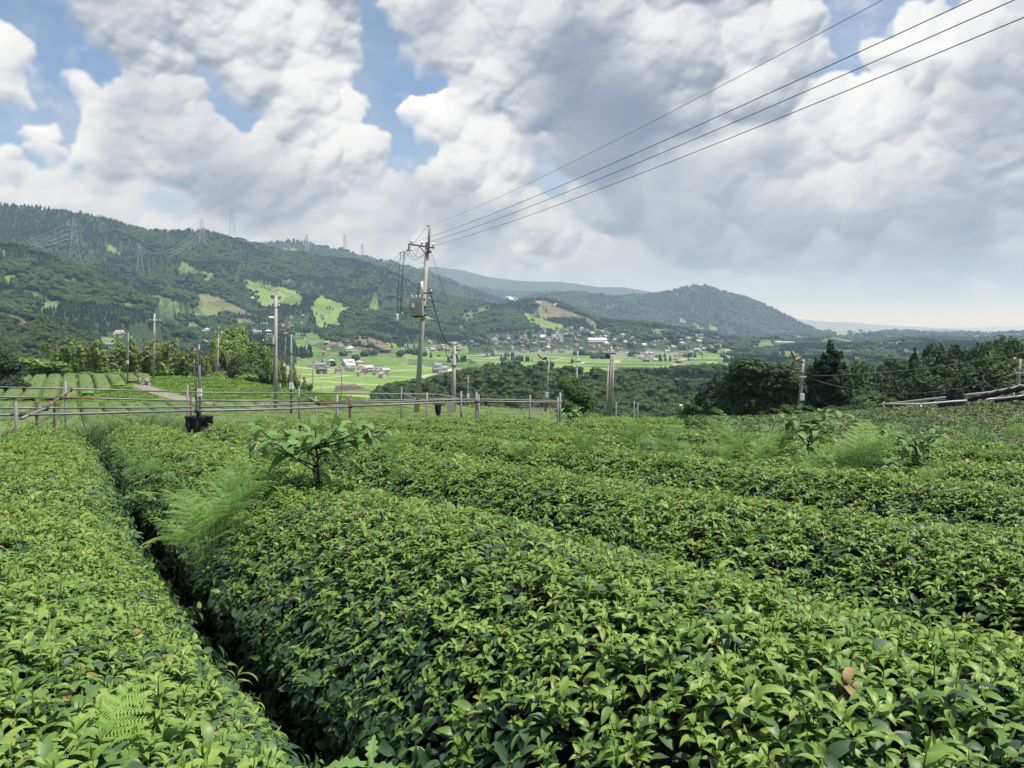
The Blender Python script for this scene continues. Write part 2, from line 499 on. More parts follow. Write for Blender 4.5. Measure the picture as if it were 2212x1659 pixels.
class MB:
    """collects triangles and quads of one mesh"""
    def __init__(s):
        s.v = []; s.f = []; s.m = []

    def add(s, verts, faces, mi=0):
        o = len(s.v)
        s.v.extend([tuple(p) for p in verts])
        s.f.extend([tuple(i + o for i in f) for f in faces])
        s.m.extend([mi] * len(faces))
        return s

    def box(s, c, size, rot=None, mi=0):
        hx, hy, hz = [q / 2 for q in size]
        vs = [Vector((x, y, z)) for x in (-hx, hx) for y in (-hy, hy) for z in (-hz, hz)]
        if rot is not None:
            vs = [rot @ p for p in vs]
        c = Vector(c)
        return s.add([p + c for p in vs], [(0, 1, 3, 2), (4, 6, 7, 5), (0, 4, 5, 1), (2, 3, 7, 6), (0, 2, 6, 4), (1, 5, 7, 3)], mi)

    def tube(s, pts, rad, n=8, cap=True, mi=0):
        pts = [Vector(p) for p in pts]
        if not hasattr(rad, '__len__'):
            rad = [rad] * len(pts)
        o = len(s.v)
        up = Vector((0, 0, 1))
        for i, p in enumerate(pts):
            d = (pts[min(i + 1, len(pts) - 1)] - pts[max(i - 1, 0)]).normalized()
            a = d.cross(up if abs(d.z) < .9 else Vector((1, 0, 0))).normalized()
            b = d.cross(a).normalized()
            for k in range(n):
                an = 2 * math.pi * k / n
                s.v.append(tuple(p + (a * math.cos(an) + b * math.sin(an)) * rad[i]))
        for i in range(len(pts) - 1):
            for k in range(n):
                k2 = (k + 1) % n
                s.f.append((o + i * n + k, o + i * n + k2, o + (i + 1) * n + k2, o + (i + 1) * n + k)); s.m.append(mi)
        if cap:
            s.f.append(tuple(o + k for k in range(n))[::-1]); s.m.append(mi)
            s.f.append(tuple(o + (len(pts) - 1) * n + k for k in range(n))); s.m.append(mi)
        return s

    def bar(s, a, b, w, h=None, mi=0):
        a, b = Vector(a), Vector(b)
        d = b - a
        L = d.length
        q = d.to_track_quat('X', 'Z').to_matrix()
        return s.box((a + b) / 2, (L, w, h or w), q, mi)

    def lathe(s, c, prof, n=10, axis=None, mi=0):
        """prof: list of (r, h) along the axis"""
        q = (Vector(axis).to_track_quat('Z', 'Y').to_matrix() if axis is not None else Matrix.Identity(3))
        c = Vector(c)
        o = len(s.v)
        for (r, h) in prof:
            for k in range(n):
                an = 2 * math.pi * k / n
                s.v.append(tuple(c + q @ Vector((r * math.cos(an), r * math.sin(an), h))))
        for i in range(len(prof) - 1):
            for k in range(n):
                k2 = (k + 1) % n
                s.f.append((o + i * n + k, o + i * n + k2, o + (i + 1) * n + k2, o + (i + 1) * n + k)); s.m.append(mi)
        s.f.append(tuple(o + k for k in range(n))[::-1]); s.m.append(mi)
        s.f.append(tuple(o + (len(prof) - 1) * n + k for k in range(n))); s.m.append(mi)
        return s

    def mesh(s, name, mats, smooth=False):
        me = bpy.data.meshes.new(name)
        me.from_pydata(s.v, [], s.f)
        for mm in (mats if isinstance(mats, (list, tuple)) else [mats]):
            me.materials.append(MATS[mm] if isinstance(mm, str) else mm)
        if any(s.m):
            me.polygons.foreach_set('material_index', s.m)
        if smooth:
            me.polygons.foreach_set('use_smooth', [True] * len(me.polygons))
        me.update()
        return me

    def build(s, name, mats, parent=None, smooth=False):
        return link(name, s.mesh(name, mats, smooth), parent)


def np_mesh(name, verts, quads, mats, smooth=True, tris=False):
    me = bpy.data.meshes.new(name)
    verts = np.asarray(verts, dtype=np.float32)
    quads = np.asarray(quads, dtype=np.int32)
    k = quads.shape[1]
    me.vertices.add(len(verts))
    me.vertices.foreach_set('co', verts.ravel())
    me.loops.add(quads.size)
    me.loops.foreach_set('vertex_index', quads.ravel())
    me.polygons.add(len(quads))
    me.polygons.foreach_set('loop_start', np.arange(len(quads), dtype=np.int32) * k)
    for mm in (mats if isinstance(mats, (list, tuple)) else [mats]):
        me.materials.append(MATS[mm] if isinstance(mm, str) else mm)
    if smooth:
        me.polygons.foreach_set('use_smooth', np.ones(len(quads), dtype=bool))
    me.update(calc_edges=True)
    return me


# ------------------------------------------------------------------ the lie of the land
FLOOR = -41.0
RIDGES = []


def ridge(pts, width, power=1.25, tree=8.0, rough=.35):
    """pts: (u, v, distance) of the skyline in the photograph"""
    q = [P(*p) for p in pts]
    RIDGES.append(dict(p=np.array([[a.x, a.y, a.z - tree] for a in q]), w=width, k=power, r=rough))


# left mountain and its spurs
ridge([(-420, 400, 1700), (-200, 415, 1700), (0, 433, 1700), (110, 443, 1700), (230, 465, 1750), (320, 490, 1800), (440, 490, 1850), (520, 513, 1900),
       (600, 535, 1900), (700, 548, 1950), (777, 556, 2000), (832, 573, 2000), (907, 616, 2000), (980, 638, 1980), (1060, 652, 1950), (1100, 672, 1900)], 800, 1.15)
ridge([(500, 530, 3000), (590, 519, 3000), (640, 515, 3000), (700, 530, 3000), (800, 555, 3050), (900, 580, 3100), (960, 597, 3100), (1020, 622, 3100), (1100, 650, 3100)], 900)
ridge([(-150, 500, 1000), (0, 512, 1020), (50, 516, 1050), (110, 545, 1080), (150, 566, 1100), (190, 575, 1120), (350, 612, 1180), (425, 630, 1200), (458, 648, 1200), (520, 690, 1180)], 420, 1.1)
ridge([(-150, 600, 760), (0, 612, 780), (88, 620, 800), (250, 645, 850), (300, 665, 860), (350, 685, 870), (382, 707, 870), (400, 740, 860)], 260, 1.1)
ridge([(-200, 630, 520), (0, 650, 540), (38, 655, 550), (100, 675, 560), (132, 695, 570), (160, 722, 580), (212, 748, 590), (290, 768, 590)], 200, 1.1)
ridge([(380, 660, 1350), (480, 640, 1380), (560, 622, 1450), (650, 632, 1500)], 420, 1.1, 1)
ridge([(690, 640, 1350), (760, 655, 1350), (800, 668, 1330)], 300, 1.1, 1)
ridge([(640, 700, 1200), (740, 690, 1250), (850, 692, 1300), (960, 700, 1350), (1000, 712, 1350)], 200, 1.1, 9)
ridge([(860, 660, 1600), (940, 655, 1650), (1040, 662, 1700), (1120, 680, 1600), (1140, 700, 1500)], 350, 1.1, 8)
ridge([(440, 716, 950), (560, 720, 950), (660, 728, 900), (740, 748, 860), (810, 762, 830)], 190, 1.1, 0)
ridge([(1140, 648, 1900), (1190, 650, 1900), (1215, 660, 1880), (1250, 678, 1850), (1290, 705, 1800)], 420, 1.1, 1)
# right mountain and the country beyond it
ridge([(1120, 642, 3300), (1190, 632, 3350), (1260, 629, 3400), (1340, 640, 3400), (1400, 633, 3450), (1450, 626, 3500), (1500, 614, 3500), (1530, 617, 3500), (1560, 628, 3500), (1620, 645, 3450),
       (1680, 668, 3400), (1740, 700, 3350), (1800, 728, 3300), (1840, 748, 3250), (1880, 765, 3200)], 700, 1.1)
ridge([(1700, 738, 2300), (1600, 742, 2300), (1540, 748, 2250)], 320, 1.1)
ridge([(1800, 714, 3600), (1850, 716, 3600), (1897, 718, 3600), (1984, 722, 3500), (2034, 734, 3400), (2084, 748, 3300)], 420, 1.1, 3)
ridge([(1640, 757, 1800), (1720, 745, 1850), (1800, 742, 1900), (1870, 752, 1900), (1950, 762, 1850)], 300, 1.1, 4)
ridge([(1660, 768, 1300), (1760, 757, 1350), (1850, 762, 1350)], 200, 1.1, 4)
ridge([(1870, 735, 2500), (1930, 730, 2550), (2000, 738, 2500)], 330, 1.1, 4)
ridge([(2010, 752, 2000), (2090, 748, 2050), (2180, 756, 2000)], 300, 1.1, 4)
ridge([(1580, 762, 1500), (1630, 752, 1520), (1680, 764, 1500)], 220, 1.1, 4)
ridge([(920, 574, 5200), (1000, 583, 5200), (1060, 597, 5200), (1130, 605, 5200), (1210, 607, 5200), (1260, 615, 5200), (1300, 620, 5200), (1350, 618, 5200), (1410, 632, 5200), (1490, 655, 5200)], 1400, 1.2, 0, .06)
ridge([(930, 610, 4400), (1100, 632, 4400), (1200, 630, 4400), (1260, 640, 4400)], 900, 1.2, 0, .06)
ridge([(1700, 686, 13000), (1780, 692, 13000), (1880, 699, 13000), (1990, 706, 13000), (2100, 712, 13000), (2300, 713, 13000)], 2500, 1.2, 0, .02)
ridge([(1960, 720, 7000), (2010, 713, 7000), (2050, 711, 7000), (2090, 715, 7000), (2140, 722, 7000), (2200, 738, 7000)], 1500, 1.2, 0, .05)
ridge([(2080, 706, 20000), (2200, 704, 20000), (2400, 705, 20000)], 3000, 1.2, 0, .0)
# wooded hill below the terrace, and the wood on the right
ridge([(930, 868, 300), (985, 828, 320), (1040, 795, 340), (1100, 778, 360), (1180, 781, 370), (1260, 792, 380), (1350, 800, 380), (1450, 815, 380)], 130, 1.2, 7, .2)
ridge([(1330, 808, 470), (1420, 790, 480), (1520, 785, 480), (1600, 778, 500), (1700, 778, 520), (1800, 780, 540)], 170, 1.2, 8, .2)
RG_RIGHT = [(1800, 815, 82), (1884, 792, 88), (1950, 775, 94), (2034, 752, 100), (2121, 738, 106), (2212, 724, 112), (2400, 690, 130), (2700, 660, 150)]
ridge(RG_RIGHT, 100, 1.0, 9.0, .05)

EDGE_X = np.array([-400, -200, -90, -62, -42, -28, -14, -4, 4, 10, 18, 30, 60, 120, 300.])
EDGE_Y = np.array([150, 145, 136, 124, 109, 95, 80, 75, 68, 59, 55, 54, 54, 54, 54.])


def smax(a, b, k):
    h = np.clip(.5 + .5 * (a - b) / k, 0, 1)
    return b + (a - b) * h + k * h * (1 - h)


def terrace(x, y):
    base = -1.43 - .096 * np.clip(y, -25, None)
    n = smax(base, -7.75 + .15 * fbm(x * .04, y * .04, 2, 5), .8)
    n = n + .0045 * np.clip(x - 12, 0, 19) ** 2 * np.clip((y - 5) / 15, 0, 1) * np.clip((62 - y) / 10, 0, 1)
    # grassy bank on the left middle
    n = n + .45 * np.exp(-(((x + 42) / 16) ** 2 + ((y - 104) / 10) ** 2) * .9)
    n = n + .55 * np.exp(-(((x + 66) / 22) ** 2 + ((y - 108) / 16) ** 2) * .9)
    ye = np.interp(x, EDGE_X, EDGE_Y)
    d = np.clip(y - ye, 0, None)
    return n - .34 * np.sqrt(d * d + 16) + 1.36


def height(x, y):
    x = np.asarray(x, dtype=np.float64); y = np.asarray(y, dtype=np.float64)
    shp = x.shape
    x = x.ravel(); y = y.ravel()
    outz = np.empty_like(x)
    for i0 in range(0, len(x), 20000):
        xs = x[i0:i0 + 20000]; ys = y[i0:i0 + 20000]
        r = np.hypot(xs, ys)
        fl = FLOOR + 1.6 * fbm(xs / 160, ys / 160, 2, 3) - np.clip(r - 4000, 0, None) * .006
        h = fl.copy()
        azd = np.degrees(np.arctan2(xs, ys))
        fl = fl - 110 * np.clip((azd - 13) / 8, 0, 1) * np.clip((r - 1000) / 1100, 0, 1) * (r < 6000)
        n1 = fbm(xs / 210, ys / 210, 4, 21)
        n2 = fbm(xs / 70, ys / 70, 3, 33)
        for rg in RIDGES:
            p = rg['p']
            dmin = np.full(len(xs), 1e9); zbest = np.zeros(len(xs))
            if p[:, 0].min() - rg['w'] > xs.max() or p[:, 0].max() + rg['w'] < xs.min():
                continue
            for a, b in zip(p[:-1], p[1:]):
                dx, dy = b[0] - a[0], b[1] - a[1]
                tt = np.clip(((xs - a[0]) * dx + (ys - a[1]) * dy) / (dx * dx + dy * dy), 0, 1)
                d = np.hypot(xs - a[0] - tt * dx, ys - a[1] - tt * dy)
                zc = a[2] + (b[2] - a[2]) * tt
                c = d < dmin
                dmin = np.where(c, d, dmin); zbest = np.where(c, zc, zbest)
            dd = dmin * (1 + rg['r'] * 1.5 * n1 + rg['r'] * .6 * n2)
            best = fl + (zbest - fl) * np.clip(1 - dd / rg['w'], 0, 1) ** rg['k']
            h = smax(best, h, 5.0 if rg['w'] > 180 else 2.5) if rg is not RIDGES[-1] else smax(best, h, 1.0)
        reg = np.clip((azd - 13) / 6, 0, 1) * np.clip((r - 900) / 500, 0, 1) * np.clip((4300 - r) / 600, 0, 1) * np.clip((-22 - h) / 25, 0, 1)
        h = h + reg * 34 * (fbm(xs / 230, ys / 230, 3, 111) + .15)
        big = np.clip((r - 250) / 400, 0, 1)
        h = h + big * np.clip((h - fl) / 60, 0, 1) * (3.0 * n2)
        nr = terrace(xs, ys)
        m = r < 420
        h[m] = smax(nr[m], h[m], 1.0)
        mm = (ys < np.interp(xs, EDGE_X, EDGE_Y)) & (r < 300) & ((xs < 25) | (ys < 50))
        h[mm] = nr[mm]
        back = ys < 0
        h[back] = terrace(xs[back], ys[back])
        outz[i0:i0 + 20000] = h
    return outz.reshape(shp)


def H1(x, y):
    return float(height(np.array([x]), np.array([y]))[0])


RR = np.concatenate([np.geomspace(1, 60, 70), np.geomspace(60.7, 6000, 430), np.geomspace(6200, 26000, 46)])


def hit(u, v, lift=0.0, rmin=150):
    """first point of the land that the picture position looks at"""
    d = ray(u, v)
    s = RR[RR > rmin] / math.hypot(d.x, d.y)
    z = height(d.x * s, d.y * s) + lift
    below = np.nonzero(d.z * s < z)[0]
    if len(below) == 0:
        return None
    i = below[0]
    if i == 0:
        return Vector((d.x * s[0], d.y * s[0], z[0]))
    f0 = d.z * s[i - 1] - z[i - 1]; f1 = z[i] - d.z * s[i]
    t_ = s[i - 1] + (s[i] - s[i - 1]) * f0 / (f0 + f1 + 1e-9)
    x, y = d.x * t_, d.y * t_
    return Vector((x, y, H1(x, y)))


# ------------------------------------------------------------------ what grows where (picture polygons thrown onto the land)
LIGHT = (.125, .205, .055); MIDG = (.07, .13, .045); OLIVE = (.105, .125, .06); BROWN = (.115, .095, .07); PALE = (.62, .63, .66); TAN = (.30, .23, .16)


def Z1(*p): return [(a / 4, 415 + b / 4) for a, b in p]
def Z2(*p): return [(432 + a / 4, 518.4 + b / 4) for a, b in p]
def Z3(*p): return [(864 + a / 4, 518.4 + b / 4) for a, b in p]
def Z4(*p): return [(1296 + a / 4, 605 + b / 4) for a, b in p]
def Z5(*p): return [(1659 + a / 4, 605 + b / 4) for a, b in p]


PATCH = [
    ([(636, 722), (700, 724), (770, 736), (830, 741), (905, 742), (1010, 748), (1010, 800), (900, 840), (640, 838)], (.095, .165, .045)),
    (Z1((915, 490), (950, 440), (1065, 555), (930, 520)), LIGHT), (Z1((1570, 590), (1620, 640), (1730, 690), (1930, 710), (1840, 725), (1825, 785), (1755, 780), (1735, 715), (1550, 695)), LIGHT),
    (Z1((30, 712), (250, 702), (248, 738), (140, 750), (120, 790), (55, 770)), LIGHT), (Z1((490, 740), (620, 765), (890, 860), (880, 875), (700, 825), (600, 795)), LIGHT),
    (Z1((175, 835), (330, 858), (365, 910), (280, 935), (220, 900)), OLIVE), (Z1((380, 945), (500, 935), (575, 965), (420, 1040), (335, 1030)), MIDG),
    (Z1((-300, 1020), (0, 1036), (150, 1075), (305, 1160), (240, 1205), (0, 1085), (-300, 1060)), BROWN), (Z1((525, 1170), (640, 1195), (860, 1250), (1045, 1275), (1040, 1315), (830, 1300), (540, 1220)), LIGHT),
    (Z1((1065, 965), (1195, 975), (1195, 1030), (1100, 1015)), LIGHT), (Z1((1515, 1050), (1560, 990), (1680, 1000), (1830, 970), (1940, 1020), (1880, 1075), (1700, 1085), (1560, 1085)), OLIVE),
    (Z1((1750, 870), (1850, 893), (2000, 970), (2170, 1050), (1960, 1020), (1830, 940)), OLIVE), (Z1((1560, 1095), (1700, 1135), (1770, 1185), (1640, 1180)), LIGHT),
    (Z1((-60, 508), (55, 508), (50, 538), (-60, 538)), LIGHT), (Z1((2100, 755), (2150, 755), (2200, 820), (2220, 900), (2140, 850)), LIGHT),
    (Z1((1240, 880), (1400, 900), (1560, 960), (1500, 975), (1300, 930)), MIDG),
    (Z2((375, 345), (530, 375), (620, 397), (895, 447), (855, 585), (690, 565), (590, 580), (470, 565), (500, 450), (410, 420)), LIGHT),
    (Z2((1015, 495), (1100, 505), (1320, 590), (1210, 650), (1225, 765), (1020, 760), (965, 600)), LIGHT), (Z2((1390, 595), (1470, 535), (1535, 540), (1545, 635), (1440, 625)), LIGHT),
    (Z2((-20, 460), (150, 485), (510, 665), (350, 650), (200, 630), (-20, 650)), OLIVE), (Z2((700, 345), (825, 345), (830, 380), (705, 370)), MIDG),
    (Z2((415, 485), (470, 485), (485, 530), (445, 548)), PALE), (Z2((600, 545), (680, 530), (690, 560), (590, 580)), TAN),
    (Z2((800, 795), (960, 805), (1180, 895), (1340, 1000), (1000, 1010), (1050, 930), (800, 885)), MIDG),
    (Z2((1345, 820), (1500, 845), (1620, 905), (1690, 985), (1500, 1000), (1350, 940)), BROWN), (Z2((1190, 800), (1340, 815), (1600, 890), (1400, 830)), LIGHT),
    (Z2((1000, 1010), (1340, 1000), (1450, 1040), (1200, 1050)), MIDG), (Z2((150, 660), (420, 690), (520, 760), (380, 740)), OLIVE),
    (Z2((1930, 645), (2040, 680), (2025, 725), (1860, 695)), LIGHT), (Z2((1180, 1255), (1330, 1240), (1480, 1300), (1150, 1310)), BROWN), (Z2((700, 75), (840, 75), (840, 105), (720, 100)), LIGHT),
    (Z3((1140, 525), (1280, 525), (1400, 595), (1695, 700), (1705, 795), (1600, 705), (1300, 690), (1185, 665), (1200, 560)), OLIVE), (Z3((1230, 600), (1400, 590), (1540, 660), (1400, 690), (1220, 660)), BROWN),
    (Z3((895, 487), (960, 487), (1020, 540), (950, 535)), PALE), (Z3((960, 487), (1030, 500), (1040, 525), (1015, 535)), LIGHT), (Z3((1320, 535), (1400, 570), (1360, 580)), PALE),
    (Z3((1055, 615), (1145, 650), (1120, 690), (1220, 680), (1410, 735), (1410, 770), (1130, 745), (1075, 690)), LIGHT), (Z3((130, 685), (230, 648), (315, 690), (290, 722), (150, 705)), LIGHT),
    (Z3((300, 728), (480, 738), (560, 778), (640, 800), (640, 835), (550, 795), (400, 772)), LIGHT), (Z3((490, 690), (640, 578), (835, 620), (700, 650), (560, 690)), MIDG),
    (Z3((730, 650), (790, 655), (830, 690), (780, 690)), LIGHT), (Z3((1140, 525), (1240, 525), (1220, 548), (1140, 545)), TAN),
    (Z4((670, 365), (720, 325), (775, 390), (720, 405)), TAN), (Z4((785, 400), (850, 380), (925, 430), (870, 448)), LIGHT), (Z4((935, 388), (1065, 408), (1030, 442), (950, 432)), LIGHT), (Z4((40, 225), (200, 207), (190, 230), (80, 240)), MIDG),
    (Z4((390, 430), (560, 418), (705, 460), (500, 475)), MIDG), (Z4((1980, 430), (2155, 445), (2155, 492), (2040, 482)), LIGHT), (Z4((1500, 660), (1700, 635), (1810, 700), (1550, 695)), MIDG), (Z4((1650, 420), (1760, 500), (1700, 520)), MIDG),
    (Z5((560, 425), (700, 437), (692, 492), (620, 482)), LIGHT), (Z5((965, 488), (1095, 488), (1095, 514), (980, 508)), LIGHT), (Z5((1230, 490), (1330, 470), (1365, 500), (1250, 528)), LIGHT), (Z5((865, 512), (935, 498), (915, 528)), LIGHT),
    (Z5((700, 655), (935, 690), (920, 715), (745, 725)), LIGHT), (Z5((560, 480), (800, 500), (790, 525), (600, 500)), LIGHT), (Z5((1130, 600), (1350, 620), (1300, 650), (1150, 640)), MIDG), (Z5((1370, 500), (1560, 545), (1500, 560), (1400, 530)), OLIVE),
    (Z5((60, 620), (220, 610), (250, 640), (50, 650)), LIGHT), (Z5((30, 650), (200, 650), (190, 690), (50, 690)), MIDG),
]


def in_poly(u, v, poly):
    ins = np.zeros(u.shape, dtype=bool)
    n = len(poly)
    for i in range(n):
        x1, y1 = poly[i]; x2, y2 = poly[(i + 1) % n]
        c = ((y1 > v) != (y2 > v))
        with np.errstate(divide='ignore', invalid='ignore'):
            xi = (x2 - x1) * (v - y1) / (y2 - y1 + 1e-12) + x1
        ins ^= c & (u < xi)
    return ins


def mosaic(x, y, z):
    """open fields scattered through the rolling country on the right"""
    r = np.hypot(x, y)
    return (np.degrees(np.arctan2(x, y)) > 15.5) & (r > 1000) & (r < 4500) & (z < -18) & (fbm(x / 130, y / 130, 3, 112) > .06)


def land_use(x, y, z):
    """-> patch index (-1 none) per point"""
    u, v = proj(x, y, z)
    u = u + 4.0 * fbm(x / 22, y / 22, 3, 77); v = v + 2.0 * fbm(x / 22, y / 22, 3, 78)
    r = np.hypot(x, y)
    idx = np.full(x.shape, -1)
    for i, (poly, colr) in enumerate(PATCH):
        a = np.array(poly)
        bb = (u > a[:, 0].min() - 1) & (u < a[:, 0].max() + 1) & (v > a[:, 1].min() - 1) & (v < a[:, 1].max() + 1) & (r > 420) & (y > 0)
        w = np.nonzero(bb)[0] if bb.ndim == 1 else None
        if w is None or len(w) == 0:
            continue
        k = in_poly(u[w], v[w], poly)
        idx[w[k]] = i
    return idx


# ------------------------------------------------------------------ the terrain sheet (rings round the viewpoint out to the horizon)
AZ = np.concatenate([np.linspace(-180, -42, 40)[:-1], np.linspace(-42, 42, 600), np.linspace(42, 180, 40)[1:-1]])
AZr = np.radians(AZ)
GX = np.sin(AZr)[None, :] * RR[:, None]
GY = np.cos(AZr)[None, :] * RR[:, None]
GZ = height(GX, GY)
nr_, na_ = GX.shape
EL = GZ / RR[:, None]
ELT = (GZ + np.where(RR[:, None] > 250, 4.0, 0)) / RR[:, None]
HOR = np.maximum.accumulate(ELT, axis=0)          # skyline so far along each bearing


def hidden(x, y, z, margin):
    """points (top z) well below the skyline of what stands before them"""
    az = np.degrees(np.arctan2(x, y)); r = np.hypot(x, y)
    j = np.clip(np.searchsorted(AZ, az), 0, len(AZ) - 1)
    i = np.clip(np.searchsorted(RR, r * .985) - 1, 0, len(RR) - 1)
    return (z + margin) / r < HOR[i, j]


fx, fy, fz = GX.ravel(), GY.ravel(), GZ.ravel()
LU = land_use(fx, fy, fz)
rad = np.hypot(fx, fy)
col = np.zeros((len(fx), 4), dtype=np.float32); col[:, 3] = 1
col[:, :3] = (.028, .050, .020)
flo = (fz < FLOOR + 5.5) & (rad > 330) & (rad < 6000) & (np.degrees(np.arctan2(fx, fy)) + 4 * fbm(fx / 60, fy / 60, 3, 95) < 16)
col[flo, :3] = (.075, .13, .038)
colnoise = 1 + .18 * fbm(fx / 40, fy / 40, 3, 50)
for i, (poly, cc) in enumerate(PATCH):
    col[LU == i, :3] = cc
mos = mosaic(fx, fy, fz)
col[mos, :3] = (.085, .14, .045)
near_t = rad < 330
inside = (fy < np.interp(fx, EDGE_X, EDGE_Y) + 6) & near_t
col[inside, :3] = (.085, .15, .03)
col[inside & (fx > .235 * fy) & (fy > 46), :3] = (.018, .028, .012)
col[rad > 4600, :3] = (.030, .055, .03)
u_, v_ = proj(fx, fy, fz)
town = in_poly(u_, v_, [(832, 752), (1000, 742), (1060, 718), (1180, 708), (1300, 712), (1420, 738), (1560, 748), (1575, 762), (1400, 775), (1240, 765), (1050, 768), (870, 760)]) & flo
col[town, :3] = col[town, :3] * .35 + np.array((.17, .17, .15)) * .65
col[:, :3] *= colnoise[:, None]
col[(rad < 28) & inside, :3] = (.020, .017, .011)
pad = (flo & (LU <= 0) & ~town & (u_ + 110 * fbm(fx / 60, fy / 60, 3, 95) < 1570) & (rad < 1900)).astype(np.float32)


def ground_material():
    m, t = new_mat('land')
    out = t.n('ShaderNodeOutputMaterial')
    pb = t.n('ShaderNodeBsdfPrincipled')
    at = t.n('ShaderNodeAttribute', attribute_name='land')
    pa = t.n('ShaderNodeAttribute', attribute_name='paddy')
    geo = t.n('ShaderNodeNewGeometry')
    pos = geo.outputs['Position']
    wn = t.n('ShaderNodeTexNoise'); t.set(wn.inputs['Vector'], pos); wn.inputs['Scale'].default_value = .006; wn.inputs['Detail'].default_value = 2
    ws = t.n('ShaderNodeVectorMath', operation='SCALE'); t.set(ws.inputs[0], wn.outputs['Color']); ws.inputs['Scale'].default_value = 90
    wa = t.n('ShaderNodeVectorMath', operation='ADD'); t.set(wa.inputs[0], pos); t.set(wa.inputs[1], ws.outputs[0])
    mp = t.n('ShaderNodeMapping'); t.set(mp.inputs['Vector'], wa.outputs[0]); mp.inputs['Rotation'].default_value = (0, 0, .5)
    bk = t.n('ShaderNodeTexBrick')
    t.set(bk.inputs['Vector'], mp.outputs[0])
    bk.inputs['Scale'].default_value = .01
    bk.inputs['Brick Width'].default_value = .95; bk.inputs['Row Height'].default_value = .66
    bk.inputs['Mortar Size'].default_value = .034; bk.inputs['Mortar Smooth'].default_value = .3
    bk.inputs['Color1'].default_value = (.045, .115, .022, 1); bk.inputs['Color2'].default_value = (.15, .235, .055, 1); bk.inputs['Mortar'].default_value = (.30, .30, .21, 1)
    bk.inputs['Bias'].default_value = -.1
    bk.offset = .37
    pn = t.noise(pos, .02, 4, .6)
    padc = t.mix(t.maprange(pn, .54, .70, 0, .7, True), bk.outputs['Color'], (.06, .105, .035, 1))
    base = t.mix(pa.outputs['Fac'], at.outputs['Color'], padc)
    # tea plots: parcels of slightly different growth with pale field tracks between them, and fine rows
    pt = t.n('ShaderNodeAttribute', attribute_name='plot')
    vo = t.n('ShaderNodeTexVoronoi', feature='F1'); t.set(vo.inputs['Vector'], wa.outputs[0]); vo.inputs['Scale'].default_value = .026
    ve = t.n('ShaderNodeTexVoronoi', feature='DISTANCE_TO_EDGE'); t.set(ve.inputs['Vector'], wa.outputs[0]); ve.inputs['Scale'].default_value = .026
    sv = t.n('ShaderNodeSeparateColor'); t.set(sv.inputs[0], vo.outputs['Color'])
    plot = t.mix(1.0, at.outputs['Color'], t.mix(sv.outputs[0], (.62, .66, .62, 1), (1.30, 1.22, 1.2, 1)), 'MULTIPLY')
    wvt = t.n('ShaderNodeTexWave', wave_type='BANDS', bands_direction='DIAGONAL'); t.set(wvt.inputs['Vector'], wa.outputs[0]); wvt.inputs['Scale'].default_value = .12; wvt.inputs['Distortion'].default_value = 3.0
    plot = t.mix(1.0, plot, t.mix(wvt.outputs['Fac'], (.80, .80, .80, 1), (1.12, 1.12, 1.12, 1)), 'MULTIPLY')
    plot = t.mix(t.maprange(ve.outputs['Distance'], .012, .03, .75, 0.0), plot, (.20, .19, .13, 1))
    base = t.mix(pt.outputs['Fac'], base, plot)
    fn = t.noise(pos, .25, 5, .65)
    base = t.mix(1.0, base, t.mix(fn, (.62, .62, .62, 1), (1.38, 1.38, 1.38, 1)), 'MULTIPLY')
    t.set(pb.inputs['Base Color'], base)
    pb.inputs['Roughness'].default_value = .9
    pb.inputs['Specular IOR Level'].default_value = .15
    bp = t.n('ShaderNodeBump'); bp.inputs['Strength'].default_value = .5; bp.inputs['Distance'].default_value = 1.0
    t.set(bp.inputs['Height'], t.noise(pos, .8, 5, .7))
    t.t.links.new(bp.outputs[0], pb.inputs['Normal'])
    t.t.links.new(pb.outputs[0], out.inputs[0])
    MATS['land'] = m


ground_material()


def terrain_sheet():
    vid = np.arange(nr_ * na_).reshape(nr_, na_)
    nxt = np.roll(vid, -1, axis=1)
    q = np.stack([vid[:-1], nxt[:-1], nxt[1:], vid[1:]], axis=-1).reshape(-1, 4)[:, ::-1]
    rq = rad[q].mean(axis=1)
    flq = flo[q].mean(axis=1) > .5
    ins = inside[q].mean(axis=1) > .5
    cls = np.where((rq < 330) & ins, 0, np.where(flq, 1, 2))
    verts = np.stack([fx, fy, fz], axis=1)
    for k, (nm) in enumerate(('ground', 'valley_floor', 'hills')):
        sel = q[cls == k]
        used, inv = np.unique(sel.ravel(), return_inverse=True)
        f = inv.reshape(-1, 4)
        vs = verts[used]
        if k == 0:      # close the disc under the viewpoint
            ring = np.nonzero(used < na_)[0]
        me = np_mesh(nm, vs, f, 'land')
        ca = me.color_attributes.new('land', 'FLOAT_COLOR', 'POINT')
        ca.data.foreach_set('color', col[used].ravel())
        pa = me.attributes.new('paddy', 'FLOAT', 'POINT')
        pa.data.foreach_set('value', pad[used])
        pa2 = me.attributes.new('plot', 'FLOAT', 'POINT')
        pa2.data.foreach_set('value', (((LU[used] >= 0) & (pad[used] < .5)) | mos[used]).astype(np.float32))
        tag(link(nm, me), kind='structure')
    # the middle of the sheet
    b = MB()
    c0 = [(0, 0, H1(0, 0))] + [tuple(verts[j]) for j in range(na_)]
    b.add(c0, [(0, 1 + (j + 1) % na_, 1 + j) for j in range(na_)])
    o = b.build('ground', 'soil')
    tag(o, kind='structure')


terrain_sheet()

# ------------------------------------------------------------------ scatter: many small copies of a few meshes at given points


